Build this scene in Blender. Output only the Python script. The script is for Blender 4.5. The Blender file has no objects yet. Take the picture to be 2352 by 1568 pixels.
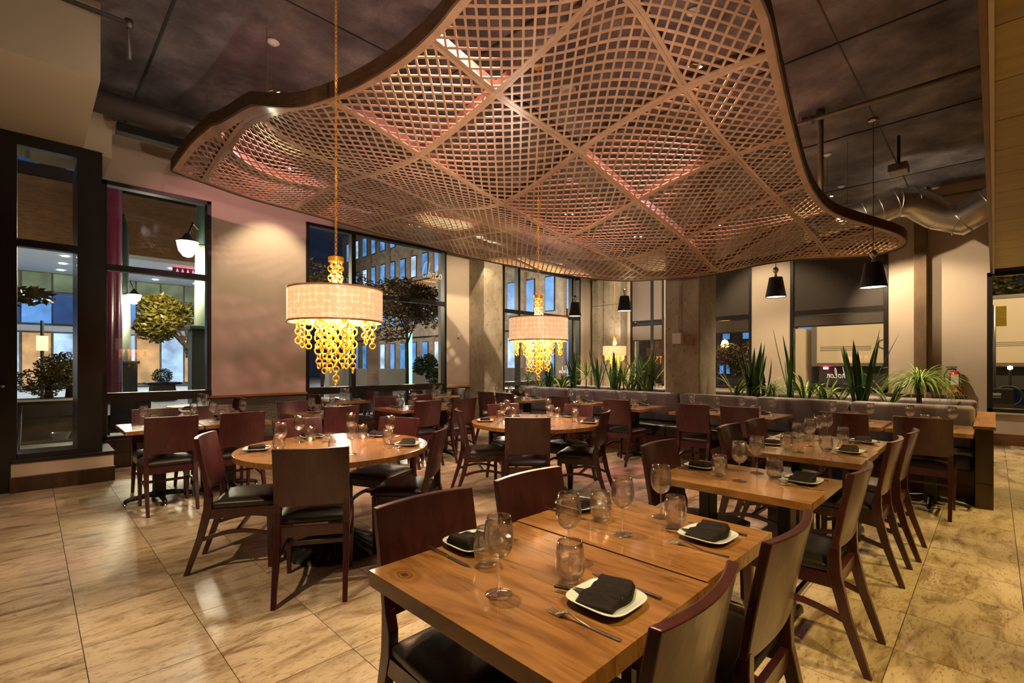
import bpy, math, random
import numpy as np
from mathutils import Vector, Matrix

random.seed(7)
RNG = random.Random(11)
SC = bpy.context.scene
COL = SC.collection
PI = math.pi
R2 = math.sqrt(2.0)

# ------------------------------------------------------------------ camera
EYE = 1.36
cam_data = bpy.data.cameras.new('camera')
cam_data.sensor_width = 36.0
cam_data.lens = 1108.0 / 2352.0 * 36.0
cam_data.shift_y = 52.0 / 2352.0
cam_data.clip_start = 0.05
cam_data.clip_end = 300
cam = bpy.data.objects.new('camera', cam_data)
COL.objects.link(cam)
cam.location = (0, 0, EYE)
cam.rotation_euler = (PI / 2, 0, -PI / 4)
SC.camera = cam

# ------------------------------------------------------------------ world, exposure
SC.view_settings.view_transform = 'Standard'
SC.view_settings.look = 'None'
SC.view_settings.gamma = 1.0
SC.view_settings.use_curve_mapping = False
SC.view_settings.exposure = 1.25
SC.cycles.use_denoising = True
SC.cycles.max_bounces = 16
SC.cycles.transmission_bounces = 14
SC.cycles.diffuse_bounces = 3
SC.cycles.glossy_bounces = 4
SC.cycles.transparent_max_bounces = 32
SC.cycles.use_adaptive_sampling = True
SC.cycles.adaptive_threshold = 0.025
SC.cycles.sample_clamp_indirect = 10.0
SC.cycles.caustics_reflective = False
SC.cycles.caustics_refractive = False
world = bpy.data.worlds.new('night_sky')
SC.world = world
world.use_nodes = True
wb = world.node_tree.nodes['Background']
wb.inputs[0].default_value = (0.05, 0.09, 0.2, 1)
wb.inputs[1].default_value = 0.06


def lamp(name, kind, loc, energy, color, size=0.05, aim=None, angle=100, blend=0.6):
    d = bpy.data.lights.new(name, kind)
    d.energy = energy
    d.color = color
    if kind == 'AREA':
        d.size = size
    else:
        d.shadow_soft_size = size
    if kind == 'SPOT':
        d.spot_size = math.radians(angle)
        d.spot_blend = blend
    o = bpy.data.objects.new(name, d)
    COL.objects.link(o)
    o.location = loc
    if aim is not None:
        v = Vector(aim) - Vector(loc)
        o.rotation_euler = v.to_track_quat('-Z', 'Y').to_euler()
    return o


WARM = (1.0, 0.72, 0.42)
WARM2 = (1.0, 0.66, 0.30)
PINK = (1.0, 0.40, 0.45)
# the room's ceiling lamps: over the tables and behind the camera
lamp('ceiling_lamp_light', 'SPOT', (1.1, 1.7, 4.3), 200, WARM, 0.06, (1.25, 1.05, 0.75), 50, 0.6)
lamp('ceiling_lamp_light', 'SPOT', (-0.9, -0.6, 4.3), 70, WARM, 0.06, (-0.1, 2.4, 0.0), 50, 0.8)
lamp('ceiling_lamp_light', 'SPOT', (-1.2, 2.2, 4.3), 200, WARM, 0.06, (0.4, 4.0, 0.0), 72, 0.7)
lamp('canopy_fill_light', 'SPOT', (0.4, -0.9, 2.3), 200, (1.0, 0.74, 0.60), 0.08, (2.9, 3.3, 3.5), 72, 0.9)  # unseen uplight added to brighten the underside of the canopy
FILL_YELLOW = (1.0, 0.70, 0.24)
for bx_ in (1.4, 3.1, 4.8, 6.6, 9.0):  # unseen yellow spots added to tint the aisle-side chair backs
    lamp('aisle_fill_light', 'SPOT', (bx_, -0.75, 2.86), 95, FILL_YELLOW, 0.06, (bx_ + 0.1, 0.20, 0.35), 62, 0.35)

# ------------------------------------------------------------------ materials
MATS = {}


def nt(name):
    m = bpy.data.materials.new(name)
    m.use_nodes = True
    n = m.node_tree
    b = n.nodes['Principled BSDF']
    return m, n, b


def simple(name, col, rough=0.5, metal=0.0, coat=0.0, emit=None, estr=0.0, sheen=0.0, spec=None):
    m, n, b = nt(name)
    b.inputs['Base Color'].default_value = (*col, 1)
    b.inputs['Roughness'].default_value = rough
    b.inputs['Metallic'].default_value = metal
    b.inputs['Coat Weight'].default_value = coat
    b.inputs['Coat Roughness'].default_value = 0.12
    b.inputs['Sheen Weight'].default_value = sheen
    if spec is not None:
        b.inputs['Specular IOR Level'].default_value = spec
    if emit:
        b.inputs['Emission Color'].default_value = (*emit, 1)
        b.inputs['Emission Strength'].default_value = estr
    MATS[name] = m
    return m


def coords(n, scale=(1, 1, 1), rand=0.0):
    tc = n.nodes.new('ShaderNodeTexCoord')
    mp = n.nodes.new('ShaderNodeMapping')
    mp.inputs['Scale'].default_value = scale
    if rand:
        oi = n.nodes.new('ShaderNodeObjectInfo')
        ge = n.nodes.new('ShaderNodeNewGeometry')
        ad = n.nodes.new('ShaderNodeMath'); ad.operation = 'ADD'
        n.links.new(oi.outputs['Random'], ad.inputs[0])
        n.links.new(ge.outputs['Random Per Island'], ad.inputs[1])
        mu = n.nodes.new('ShaderNodeMath'); mu.operation = 'MULTIPLY'
        mu.inputs[1].default_value = rand
        n.links.new(ad.outputs[0], mu.inputs[0])
        cb = n.nodes.new('ShaderNodeCombineXYZ')
        for i in range(3):
            n.links.new(mu.outputs[0], cb.inputs[i])
        va = n.nodes.new('ShaderNodeVectorMath'); va.operation = 'ADD'
        n.links.new(tc.outputs['Object'], va.inputs[0])
        n.links.new(cb.outputs[0], va.inputs[1])
        n.links.new(va.outputs[0], mp.inputs[0])
        return mp.outputs[0], ad.outputs[0]
    n.links.new(tc.outputs['Object'], mp.inputs[0])
    return mp.outputs[0], None


def noise(n, vec, scale, detail=4, rough=0.55, dist=0.0):
    t = n.nodes.new('ShaderNodeTexNoise')
    t.inputs['Scale'].default_value = scale
    t.inputs['Detail'].default_value = detail
    t.inputs['Roughness'].default_value = rough
    t.inputs['Distortion'].default_value = dist
    n.links.new(vec, t.inputs['Vector'])
    return t.outputs['Fac']


def ramp(n, fac, stops):
    r = n.nodes.new('ShaderNodeValToRGB')
    els = r.color_ramp.elements
    while len(els) < len(stops):
        els.new(0.5)
    for e, (p, c) in zip(els, stops):
        e.position = p
        e.color = (*c, 1) if len(c) == 3 else c
    n.links.new(fac, r.inputs[0])
    return r.outputs[0]


def mix(n, a, b, fac, mode='MIX'):
    mx = n.nodes.new('ShaderNodeMix')
    mx.data_type = 'RGBA'
    mx.blend_type = mode
    if isinstance(fac, (int, float)):
        mx.inputs[0].default_value = fac
    else:
        n.links.new(fac, mx.inputs[0])
    for i, s in ((6, a), (7, b)):
        if isinstance(s, tuple):
            mx.inputs[i].default_value = (*s, 1)
        else:
            n.links.new(s, mx.inputs[i])
    return mx.outputs[2]


def bump(n, b, h, strength=0.2, dist=0.01):
    bp = n.nodes.new('ShaderNodeBump')
    bp.inputs['Strength'].default_value = strength
    bp.inputs['Distance'].default_value = dist
    n.links.new(h, bp.inputs['Height'])
    n.links.new(bp.outputs[0], b.inputs['Normal'])


def textured(name, stops, scale=(1, 1, 1), nscale=5, detail=4, rough=0.5, bumps=0.0, bscale=None, dist=0.0,
             metal=0.0, coat=0.0, rand=0.0, second=None, nrough=0.55, rough_var=0.0, sheen=0.0):
    m, n, b = nt(name)
    vec, rnd = coords(n, scale, rand)
    f = noise(n, vec, nscale, detail, nrough, dist)
    c = ramp(n, f, stops)
    if second:                       # (scale, stops, blend)
        f2 = noise(n, vec, second[0], 3, 0.6)
        c2 = ramp(n, f2, second[1])
        c = mix(n, c, c2, second[2], 'MULTIPLY')
    if rnd is not None:
        hv = n.nodes.new('ShaderNodeHueSaturation')
        mr = n.nodes.new('ShaderNodeMapRange')
        mr.inputs['From Max'].default_value = 2.0
        mr.inputs['To Min'].default_value = 0.72
        mr.inputs['To Max'].default_value = 1.22
        n.links.new(rnd, mr.inputs[0])
        n.links.new(mr.outputs[0], hv.inputs['Value'])
        n.links.new(c, hv.inputs['Color'])
        c = hv.outputs[0]
    n.links.new(c, b.inputs['Base Color'])
    b.inputs['Roughness'].default_value = rough
    if rough_var:
        mr2 = n.nodes.new('ShaderNodeMapRange')
        mr2.inputs['To Min'].default_value = rough - rough_var
        mr2.inputs['To Max'].default_value = rough + rough_var
        n.links.new(f, mr2.inputs[0])
        n.links.new(mr2.outputs[0], b.inputs['Roughness'])
    b.inputs['Metallic'].default_value = metal
    b.inputs['Coat Weight'].default_value = coat
    b.inputs['Coat Roughness'].default_value = 0.1
    b.inputs['Sheen Weight'].default_value = sheen
    if bumps:
        bf = noise(n, vec, bscale or nscale * 2, 3, 0.6)
        bump(n, b, bf, bumps, 0.01)
    MATS[name] = m
    return m


textured('travertine', [(0.30, (0.13, 0.075, 0.035)), (0.41, (0.31, 0.22, 0.125)), (0.52, (0.48, 0.38, 0.25)), (0.62, (0.52, 0.42, 0.28)), (0.75, (0.34, 0.24, 0.14))],
         (1.0, 3.0, 1), 3.0, 9, 0.32, 0.05, 30, 0.6, rand=9.0, rough_var=0.12, nrough=0.68,
         second=(26, [(0.36, (0.22, 0.15, 0.10)), (0.43, (1, 1, 1)), (1.0, (1, 1, 1))], 0.5))
simple('grout', (0.035, 0.028, 0.02), 0.9)
textured('wall_paint', [(0.3, (0.50, 0.42, 0.33)), (0.7, (0.56, 0.47, 0.37))], nscale=1.5, rough=0.75, bumps=0.03, bscale=90)
textured('cream_paint', [(0.3, (0.56, 0.48, 0.33)), (0.7, (0.62, 0.53, 0.37))], nscale=1.2, rough=0.8, bumps=0.02, bscale=60)
textured('ceiling_concrete', [(0.34, (0.045, 0.045, 0.055)), (0.5, (0.125, 0.122, 0.142)), (0.66, (0.26, 0.25, 0.27))],
         nscale=1.3, detail=8, rough=0.75, bumps=0.35, bscale=40, nrough=0.65)
textured('concrete', [(0.3, (0.22, 0.18, 0.12)), (0.5, (0.36, 0.31, 0.23)), (0.75, (0.46, 0.41, 0.32))],
         (1, 1, 0.7), 2.2, 8, 0.7, 0.25, 14, second=(18, [(0.34, (0.5, 0.42, 0.33)), (0.42, (1, 1, 1)), (1, (1, 1, 1))], 0.7))
textured('stained_concrete', [(0.3, (0.10, 0.055, 0.025)), (0.7, (0.20, 0.13, 0.07))], (1, 1, 0.4), 5, 6, 0.7)
textured('table_wood', [(0.25, (0.11, 0.045, 0.012)), (0.42, (0.25, 0.115, 0.034)), (0.6, (0.34, 0.168, 0.055)), (0.8, (0.23, 0.10, 0.028))],
         (7.0, 0.9, 3), 1.6, 8, 0.22, 0.0, 30, 2.6, coat=0.5, rand=5.0)
textured('table_wood_cross', [(0.25, (0.11, 0.045, 0.012)), (0.42, (0.25, 0.115, 0.034)), (0.6, (0.34, 0.168, 0.055)), (0.8, (0.23, 0.10, 0.028))],
         (0.9, 7.0, 3), 1.6, 7, 0.24, 0.0, 30, 1.6, coat=0.5, rand=5.0)
textured('rail_wood', [(0.3, (0.22, 0.09, 0.025)), (0.7, (0.40, 0.19, 0.06))], (0.8, 6, 6), 3, 5, 0.4, 0.05)
textured('dark_wood', [(0.3, (0.028, 0.013, 0.007)), (0.7, (0.065, 0.030, 0.014))], (1, 1, 0.2), 14, 5, 0.32, 0.03, coat=0.2)
textured('bench_wood', [(0.3, (0.10, 0.040, 0.014)), (0.7, (0.20, 0.085, 0.03))], (0.4, 0.4, 6), 6, 5, 0.35, 0.03)
textured('chair_wood', [(0.3, (0.030, 0.007, 0.008)), (0.6, (0.052, 0.012, 0.013)), (0.8, (0.078, 0.019, 0.018))],
         (6, 6, 0.5), 5, 6, 0.30, 0.02, 30, 0.8, coat=0.35, rand=3.0)
textured('seat_vinyl', [(0.3, (0.016, 0.014, 0.011)), (0.7, (0.026, 0.022, 0.018))], nscale=60, rough=0.36, bumps=0.10, bscale=220)
textured('lattice_wood', [(0.3, (0.36, 0.215, 0.125)), (0.7, (0.50, 0.315, 0.195))], (2, 2, 2), 3, 4, 0.30, rand=4.0)
textured('rim_wood', [(0.3, (0.06, 0.030, 0.012)), (0.7, (0.13, 0.065, 0.028))], (2, 2, 8), 4, 4, 0.5)
textured('soffit_wood', [(0.3, (0.26, 0.175, 0.022)), (0.7, (0.36, 0.25, 0.04))], (6, 0.5, 1), 3, 5, 0.35, rand=3.0)
textured('bench_fabric', [(0.32, (0.09, 0.06, 0.068)), (0.45, (0.18, 0.145, 0.165)), (0.7, (0.26, 0.215, 0.24))],
         (1, 2.2, 0.5), 2.2, 5, 0.55, 0.06, 90, 0.6, sheen=0.3)
simple('bench_vinyl', (0.030, 0.024, 0.018), 0.33)
simple('black_frame', (0.012, 0.011, 0.010), 0.35)
simple('black_iron', (0.010, 0.010, 0.011), 0.38)
simple('grey_frame', (0.16, 0.16, 0.15), 0.35, 0.6)
simple('ceramic', (0.64, 0.72, 0.74), 0.12, coat=0.4)
textured('napkin_cloth', [(0.3, (0.008, 0.005, 0.005)), (0.7, (0.015, 0.009, 0.009))], nscale=30, rough=0.7, bumps=0.05, bscale=500)
MATS['napkin_cloth'].node_tree.nodes['Principled BSDF'].inputs['Specular IOR Level'].default_value = 0.2
simple('steel', (0.60, 0.58, 0.55), 0.20, 1.0)
simple('lacquer', (0.05, 0.035, 0.03), 0.35)
simple('gold_paint', (0.90, 0.42, 0.03), 0.33, 0.35, emit=(1.0, 0.55, 0.05), estr=0.0)
simple('conduit', (0.16, 0.145, 0.135), 0.45, 0.5)
simple('black_shade', (0.012, 0.011, 0.010), 0.5)
simple('lamp_glow', (1, 1, 1), 0.5, emit=(1.0, 0.82, 0.55), estr=4)
simple('halogen_glow', (1, 1, 1), 0.5, emit=(1.0, 0.80, 0.55), estr=60)
simple('pink_glow', (1, 1, 1), 0.5, emit=(1.0, 0.18, 0.32), estr=60)
simple('white_paint', (0.70, 0.68, 0.62), 0.5)
simple('red_enamel', (0.55, 0.01, 0.02), 0.25)
simple('paper_label', (0.75, 0.72, 0.62), 0.6)
simple('rubber', (0.02, 0.02, 0.02), 0.6)
simple('roller_shade', (0.050, 0.038, 0.028), 0.7)
simple('grey_blind', (0.22, 0.18, 0.16), 0.7)
simple('soil', (0.03, 0.02, 0.012), 0.95)
simple('vinyl_letter', (0.85, 0.85, 0.82), 0.6, emit=(0.8, 0.8, 0.75), estr=0.15)


def metal_duct():
    m, n, b = nt('galvanised')
    vec, _ = coords(n)
    f = noise(n, vec, 3, 3)
    n.links.new(ramp(n, f, [(0.3, (0.36, 0.33, 0.30)), (0.7, (0.52, 0.48, 0.43))]), b.inputs['Base Color'])
    b.inputs['Metallic'].default_value = 1.0
    b.inputs['Roughness'].default_value = 0.27
    MATS['galvanised'] = m


metal_duct()


def knotted_wood():
    m = MATS['table_wood'].copy(); m.name = 'knotted_wood'
    n = m.node_tree
    b = [x for x in n.nodes if x.type == 'BSDF_PRINCIPLED'][0]
    src = b.inputs['Base Color'].links[0].from_socket
    tc = n.nodes.new('ShaderNodeTexCoord')
    mp = n.nodes.new('ShaderNodeMapping')
    mp.inputs['Location'].default_value = (0.2545 * 1.5, -0.272, 0)
    mp.inputs['Scale'].default_value = (1.5, 1.0, 0.0)
    n.links.new(tc.outputs['Object'], mp.inputs[0])
    ns = n.nodes.new('ShaderNodeTexNoise'); ns.inputs['Scale'].default_value = 25
    n.links.new(mp.outputs[0], ns.inputs['Vector'])
    vl = n.nodes.new('ShaderNodeVectorMath'); vl.operation = 'LENGTH'
    n.links.new(mp.outputs[0], vl.inputs[0])
    ad = n.nodes.new('ShaderNodeMath'); ad.operation = 'MULTIPLY_ADD'
    ad.inputs[1].default_value = 0.02
    n.links.new(ns.outputs['Fac'], ad.inputs[0]); n.links.new(vl.outputs['Value'], ad.inputs[2])
    c = ramp(n, ad.outputs[0], [(0.008, (0.25, 0.17, 0.12)), (0.022, (0.32, 0.22, 0.16)), (0.028, (0.85, 0.75, 0.6)), (0.036, (0.5, 0.38, 0.28)), (0.046, (0.95, 0.9, 0.8)), (0.06, (0.75, 0.65, 0.5)), (0.08, (1, 1, 1))])
    n.links.new(mix(n, src, c, 1.0, 'MULTIPLY'), b.inputs['Base Color'])
    MATS['knotted_wood'] = m


knotted_wood()


def wall_weave():
    m, n, b = nt('wall_weave')
    vec, _ = coords(n, (1, 1, 1))
    w = n.nodes.new('ShaderNodeTexWave')
    w.bands_direction = 'Z'
    w.inputs['Scale'].default_value = 14
    w.inputs['Distortion'].default_value = 6
    w.inputs['Detail'].default_value = 3
    w.inputs['Detail Scale'].default_value = 1.4
    n.links.new(vec, w.inputs['Vector'])
    c = ramp(n, w.outputs['Fac'], [(0.2, (0.045, 0.055, 0.028)), (0.8, (0.12, 0.13, 0.075))])
    n.links.new(c, b.inputs['Base Color'])
    b.inputs['Roughness'].default_value = 0.45
    bump(n, b, w.outputs['Fac'], 0.5, 0.02)
    MATS['wall_weave'] = m


wall_weave()


def thin_glass(name, tint, base=0.04, rough=0.0, scale=1.0, power=4.0):
    """clear thin sheet: passes light straight on, reflects more the flatter it is seen"""
    m = bpy.data.materials.new(name)
    m.use_nodes = True
    n = m.node_tree
    n.nodes.clear()
    out = n.nodes.new('ShaderNodeOutputMaterial')
    tr = n.nodes.new('ShaderNodeBsdfTransparent')
    tr.inputs[0].default_value = (*tint, 1)
    gl = n.nodes.new('ShaderNodeBsdfGlossy')
    gl.inputs['Roughness'].default_value = rough
    lw = n.nodes.new('ShaderNodeLayerWeight')
    lw.inputs['Blend'].default_value = 0.5
    pw = n.nodes.new('ShaderNodeMath'); pw.operation = 'POWER'; pw.inputs[1].default_value = power
    ma = n.nodes.new('ShaderNodeMath'); ma.operation = 'MULTIPLY_ADD'; ma.use_clamp = True
    ma.inputs[1].default_value = scale; ma.inputs[2].default_value = base
    ms = n.nodes.new('ShaderNodeMixShader')
    n.links.new(lw.outputs['Facing'], pw.inputs[0])
    n.links.new(pw.outputs[0], ma.inputs[0])
    n.links.new(ma.outputs[0], ms.inputs[0])
    n.links.new(tr.outputs[0], ms.inputs[1])
    n.links.new(gl.outputs[0], ms.inputs[2])
    n.links.new(ms.outputs[0], out.inputs[0])
    MATS[name] = m


thin_glass('window_glass', (0.95, 0.97, 0.96), 0.035, 0.0, 0.8, 4.5)
thin_glass('drinking_glass', (0.99, 0.99, 0.99), 0.10, 0.03, 1.1, 2.8)


def drinking_glass():
    m = MATS['drinking_glass']
    n = m.node_tree
    gl = [x for x in n.nodes if x.type == 'BSDF_GLOSSY'][0]
    ms = [x for x in n.nodes if x.type == 'MIX_SHADER'][0]
    out = [x for x in n.nodes if x.type == 'OUTPUT_MATERIAL'][0]
    rf = n.nodes.new('ShaderNodeBsdfGlass')
    rf.inputs['IOR'].default_value = 1.45
    rf.inputs['Roughness'].default_value = 0.0
    m2 = n.nodes.new('ShaderNodeMixShader')
    m2.inputs[0].default_value = 0.25
    n.links.new(ms.outputs[0], m2.inputs[1])
    n.links.new(rf.outputs[0], m2.inputs[2])
    n.links.new(m2.outputs[0], out.inputs[0])


drinking_glass()


def shell_shade():
    m, n, b = nt('capiz_shell')
    vec, _ = coords(n)
    # cylindrical coordinates so the shells run round the drum
    sp = n.nodes.new('ShaderNodeSeparateXYZ'); n.links.new(vec, sp.inputs[0])
    at = n.nodes.new('ShaderNodeMath'); at.operation = 'ARCTAN2'
    n.links.new(sp.outputs[1], at.inputs[0]); n.links.new(sp.outputs[0], at.inputs[1])
    mu = n.nodes.new('ShaderNodeMath'); mu.operation = 'MULTIPLY'; mu.inputs[1].default_value = 0.33
    n.links.new(at.outputs[0], mu.inputs[0])
    cb = n.nodes.new('ShaderNodeCombineXYZ')
    n.links.new(mu.outputs[0], cb.inputs[0]); n.links.new(sp.outputs[2], cb.inputs[1])
    v = n.nodes.new('ShaderNodeTexVoronoi')
    v.inputs['Scale'].default_value = 22
    v.inputs['Randomness'].default_value = 0.3
    n.links.new(cb.outputs[0], v.inputs['Vector'])
    c = ramp(n, v.outputs['Distance'], [(0.0, (0.72, 0.47, 0.26)), (0.40, (0.66, 0.38, 0.18)), (0.62, (0.80, 0.56, 0.32))])
    n.links.new(c, b.inputs['Base Color'])
    n.links.new(c, b.inputs['Emission Color'])
    b.inputs['Emission Strength'].default_value = 0.36
    b.inputs['Roughness'].default_value = 0.4
    MATS['capiz_shell'] = m


shell_shade()


def leaf_mat(name, a, c):
    m, n, b = nt(name)
    vec, rnd = coords(n, (1, 1, 1), 3.0)
    f = noise(n, vec, 6, 3)
    n.links.new(ramp(n, f, [(0.35, a), (0.65, c)]), b.inputs['Base Color'])
    b.inputs['Roughness'].default_value = 0.4
    MATS[name] = m


leaf_mat('snake_leaf', (0.035, 0.12, 0.030), (0.11, 0.25, 0.045))
leaf_mat('lime_leaf', (0.14, 0.26, 0.03), (0.28, 0.40, 0.07))
leaf_mat('dark_leaf', (0.012, 0.045, 0.020), (0.03, 0.09, 0.03))
leaf_mat('autumn_leaf', (0.10, 0.085, 0.015), (0.26, 0.20, 0.03))
leaf_mat('brown_leaf', (0.07, 0.045, 0.02), (0.14, 0.10, 0.04))


def emis(name, col, st):
    m, n, b = nt(name)
    b.inputs['Base Color'].default_value = (col[0] * .3, col[1] * .3, col[2] * .3, 1)
    vec, _ = coords(n, (1, 1, 1), 4.0)
    f = noise(n, vec, 0.9, 3)
    dk = tuple(x * 0.35 for x in col)
    n.links.new(ramp(n, f, [(0.35, dk), (0.65, col)]), b.inputs['Emission Color'])
    b.inputs['Emission Strength'].default_value = st
    MATS[name] = m


emis('blue_lit_glass', (0.12, 0.32, 0.75), 0.55)
emis('deep_blue_glass', (0.015, 0.06, 0.20), 0.5)
emis('warm_lit_glass', (0.75, 0.42, 0.18), 0.45)
emis('green_lit_glass', (0.22, 0.27, 0.15), 0.3)
emis('pale_lit_glass', (0.42, 0.60, 0.85), 0.7)
simple('street_glow', (1, 1, 1), 0.5, emit=(1.0, 0.82, 0.55), estr=7)
simple('white_led', (1, 1, 1), 0.5, emit=(0.75, 0.9, 1.0), estr=16)
simple('orange_glow', (1, 1, 1), 0.5, emit=(1.0, 0.42, 0.06), estr=22)
simple('red_neon', (1, 1, 1), 0.5, emit=(1.0, 0.03, 0.12), estr=6)
simple('teal_glow', (1, 1, 1), 0.5, emit=(0.2, 0.8, 0.72), estr=0.8)
textured('brick_far', [(0.3, (0.13, 0.062, 0.022)), (0.7, (0.22, 0.11, 0.045))], (1, 1, 6), 3, 4, 0.9)
textured('stone_far', [(0.3, (0.12, 0.10, 0.085)), (0.7, (0.26, 0.22, 0.18))], nscale=2, detail=6, rough=0.9)
textured('pavement', [(0.3, (0.22, 0.21, 0.20)), (0.7, (0.34, 0.33, 0.31))], nscale=1.2, detail=6, rough=0.6)
textured('asphalt', [(0.3, (0.05, 0.05, 0.055)), (0.7, (0.09, 0.09, 0.10))], nscale=2, detail=6, rough=0.45)
simple('soffit_white', (0.55, 0.58, 0.60), 0.7)
simple('burgundy_paint', (0.13, 0.012, 0.035), 0.25, coat=0.5)
simple('post_green', (0.16, 0.19, 0.15), 0.4)
simple('dark_green', (0.02, 0.035, 0.03), 0.35)
simple('truck_white', (0.62, 0.52, 0.40), 0.35)
simple('truck_line', (0.10, 0.08, 0.06), 0.5)
simple('bark', (0.05, 0.035, 0.025), 0.9)
simple('bamboo', (0.35, 0.22, 0.09), 0.5)
simple('board_white', (0.42, 0.42, 0.42), 0.5)
simple('menu_yellow', (0.65, 0.50, 0.05), 0.5)


# ------------------------------------------------------------------ mesh helpers
class MB:
    def __init__(s):
        s.v = []; s.f = []

    def add(s, vs, fs):
        o = len(s.v)
        s.v += [tuple(p) for p in vs]
        s.f += [tuple(i + o for i in f) for f in fs]
        return s

    def box(s, x0, x1, y0, y1, z0, z1):
        return s.add([(x0, y0, z0), (x1, y0, z0), (x1, y1, z0), (x0, y1, z0), (x0, y0, z1), (x1, y0, z1), (x1, y1, z1), (x0, y1, z1)],
                     [(3, 2, 1, 0), (4, 5, 6, 7), (0, 1, 5, 4), (1, 2, 6, 5), (2, 3, 7, 6), (3, 0, 4, 7)])

    def hexa(s, b, t):               # two quads of points, counter-clockwise seen from above
        return s.add(list(b) + list(t), [(3, 2, 1, 0), (4, 5, 6, 7), (0, 1, 5, 4), (1, 2, 6, 5), (2, 3, 7, 6), (3, 0, 4, 7)])

    def sweep(s, pts, sizes, up=None):
        """square-section bar through pts; sizes (w, d) half sizes along x and y of each section"""
        rings = []
        for p, (w, d) in zip(pts, sizes):
            rings.append([(p[0] - w, p[1] - d, p[2]), (p[0] + w, p[1] - d, p[2]), (p[0] + w, p[1] + d, p[2]), (p[0] - w, p[1] + d, p[2])])
        vs = [q for r in rings for q in r]
        fs = [(3, 2, 1, 0)]
        k = len(rings)
        for i in range(k - 1):
            a = i * 4; b = a + 4
            for j in range(4):
                fs.append((a + j, a + (j + 1) % 4, b + (j + 1) % 4, b + j))
        e = (k - 1) * 4
        fs.append((e, e + 1, e + 2, e + 3))
        return s.add(vs, fs)

    def tube(s, pts, r, n=8, cap=True):
        pts = [Vector(p) for p in pts]
        rr = r if isinstance(r, (list, tuple)) else [r] * len(pts)
        vs = []; fs = []
        last = None
        for i, p in enumerate(pts):
            d = (pts[min(i + 1, len(pts) - 1)] - pts[max(i - 1, 0)]).normalized()
            a = last if last is not None else (Vector((0, 0, 1)) if abs(d.z) < 0.9 else Vector((1, 0, 0)))
            u = (a - d * a.dot(d)).normalized()
            last = u
            w = d.cross(u)
            for j in range(n):
                t = 2 * PI * j / n
                vs.append(tuple(p + (u * math.cos(t) + w * math.sin(t)) * rr[i]))
        for i in range(len(pts) - 1):
            for j in range(n):
                a = i * n + j; b = i * n + (j + 1) % n
                fs.append((a, b, b + n, a + n))
        if cap:
            fs.append(tuple(range(n - 1, -1, -1)))
            fs.append(tuple(range((len(pts) - 1) * n, len(pts) * n)))
        return s.add(vs, fs)

    def lathe(s, prof, n=24, c=(0, 0, 0), closed=False):
        vs = []; fs = []
        for (r, z) in prof:
            for j in range(n):
                t = 2 * PI * j / n
                vs.append((c[0] + r * math.cos(t), c[1] + r * math.sin(t), c[2] + z))
        m = len(prof)
        for i in range(m - 1 + (1 if closed else 0)):
            i2 = (i + 1) % m
            for j in range(n):
                j2 = (j + 1) % n
                fs.append((i * n + j, i * n + j2, i2 * n + j2, i2 * n + j))
        return s.add(vs, fs)

    def disc(s, r, z, n=24, c=(0, 0), flip=False):
        vs = [(c[0] + r * math.cos(2 * PI * j / n), c[1] + r * math.sin(2 * PI * j / n), z) for j in range(n)]
        return s.add(vs, [tuple(range(n)) if not flip else tuple(reversed(range(n)))])

    def torus(s, R, r, n=20, m=8, M=None):
        vs = []; fs = []
        for i in range(n):
            a = 2 * PI * i / n
            for j in range(m):
                b = 2 * PI * j / m
                p = Vector(((R + r * math.cos(b)) * math.cos(a), (R + r * math.cos(b)) * math.sin(a), r * math.sin(b)))
                if M is not None:
                    p = M @ p
                vs.append(tuple(p))
        for i in range(n):
            for j in range(m):
                a = i * m + j; b = i * m + (j + 1) % m
                c = ((i + 1) % n) * m + (j + 1) % m; d = ((i + 1) % n) * m + j
                fs.append((a, d, c, b))
        return s.add(vs, fs)

    def prism(s, poly, z0, z1):
        k = len(poly)
        vs = [(x, y, z0) for x, y in poly] + [(x, y, z1) for x, y in poly]
        fs = [tuple(reversed(range(k))), tuple(range(k, 2 * k))]
        for i in range(k):
            j = (i + 1) % k
            fs.append((i, j, j + k, i + k))
        return s.add(vs, fs)

    def grid(s, fn, nu, nv):
        vs = [fn(i / nu, j / nv) for i in range(nu + 1) for j in range(nv + 1)]
        fs = []
        for i in range(nu):
            for j in range(nv):
                a = i * (nv + 1) + j
                fs.append((a, a + nv + 1, a + nv + 2, a + 1))
        return s.add(vs, fs)

    def mesh(s, name, mat, smooth=False):
        me = bpy.data.meshes.new(name)
        me.from_pydata(s.v, [], s.f)
        me.materials.append(MATS[mat] if isinstance(mat, str) else mat)
        if smooth:
            me.polygons.foreach_set('use_smooth', [True] * len(me.polygons))
        me.update()
        return me

    def build(s, name, mat, parent=None, smooth=False, bevel=0.0, seg=2, sub=0, loc=None):
        o = bpy.data.objects.new(name, s.mesh(name, mat, smooth))
        COL.objects.link(o)
        if parent is not None:
            o.parent = parent
        if loc is not None:
            o.location = loc
        if bevel:
            md = o.modifiers.new('bevel', 'BEVEL')
            md.width = bevel; md.segments = seg; md.limit_method = 'ANGLE'
            md.harden_normals = False
        if sub:
            md = o.modifiers.new('sub', 'SUBSURF')
            md.levels = sub; md.render_levels = sub
        return o


def tag(o, label=None, cat=None, group=None, kind=None):
    if label: o['label'] = label
    if cat: o['category'] = cat
    if group: o['group'] = group
    if kind: o['kind'] = kind
    return o


def empty(name, loc=(0, 0, 0), rz=0.0, parent=None):
    o = bpy.data.objects.new(name, None)
    COL.objects.link(o)
    o.location = loc
    o.rotation_euler = (0, 0, rz)
    o.empty_display_size = 0.05
    if parent is not None:
        o.parent = parent
    return o


def children(o):
    return [c for c in CHILD.get(o.name, [])]


CHILD = {}


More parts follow.
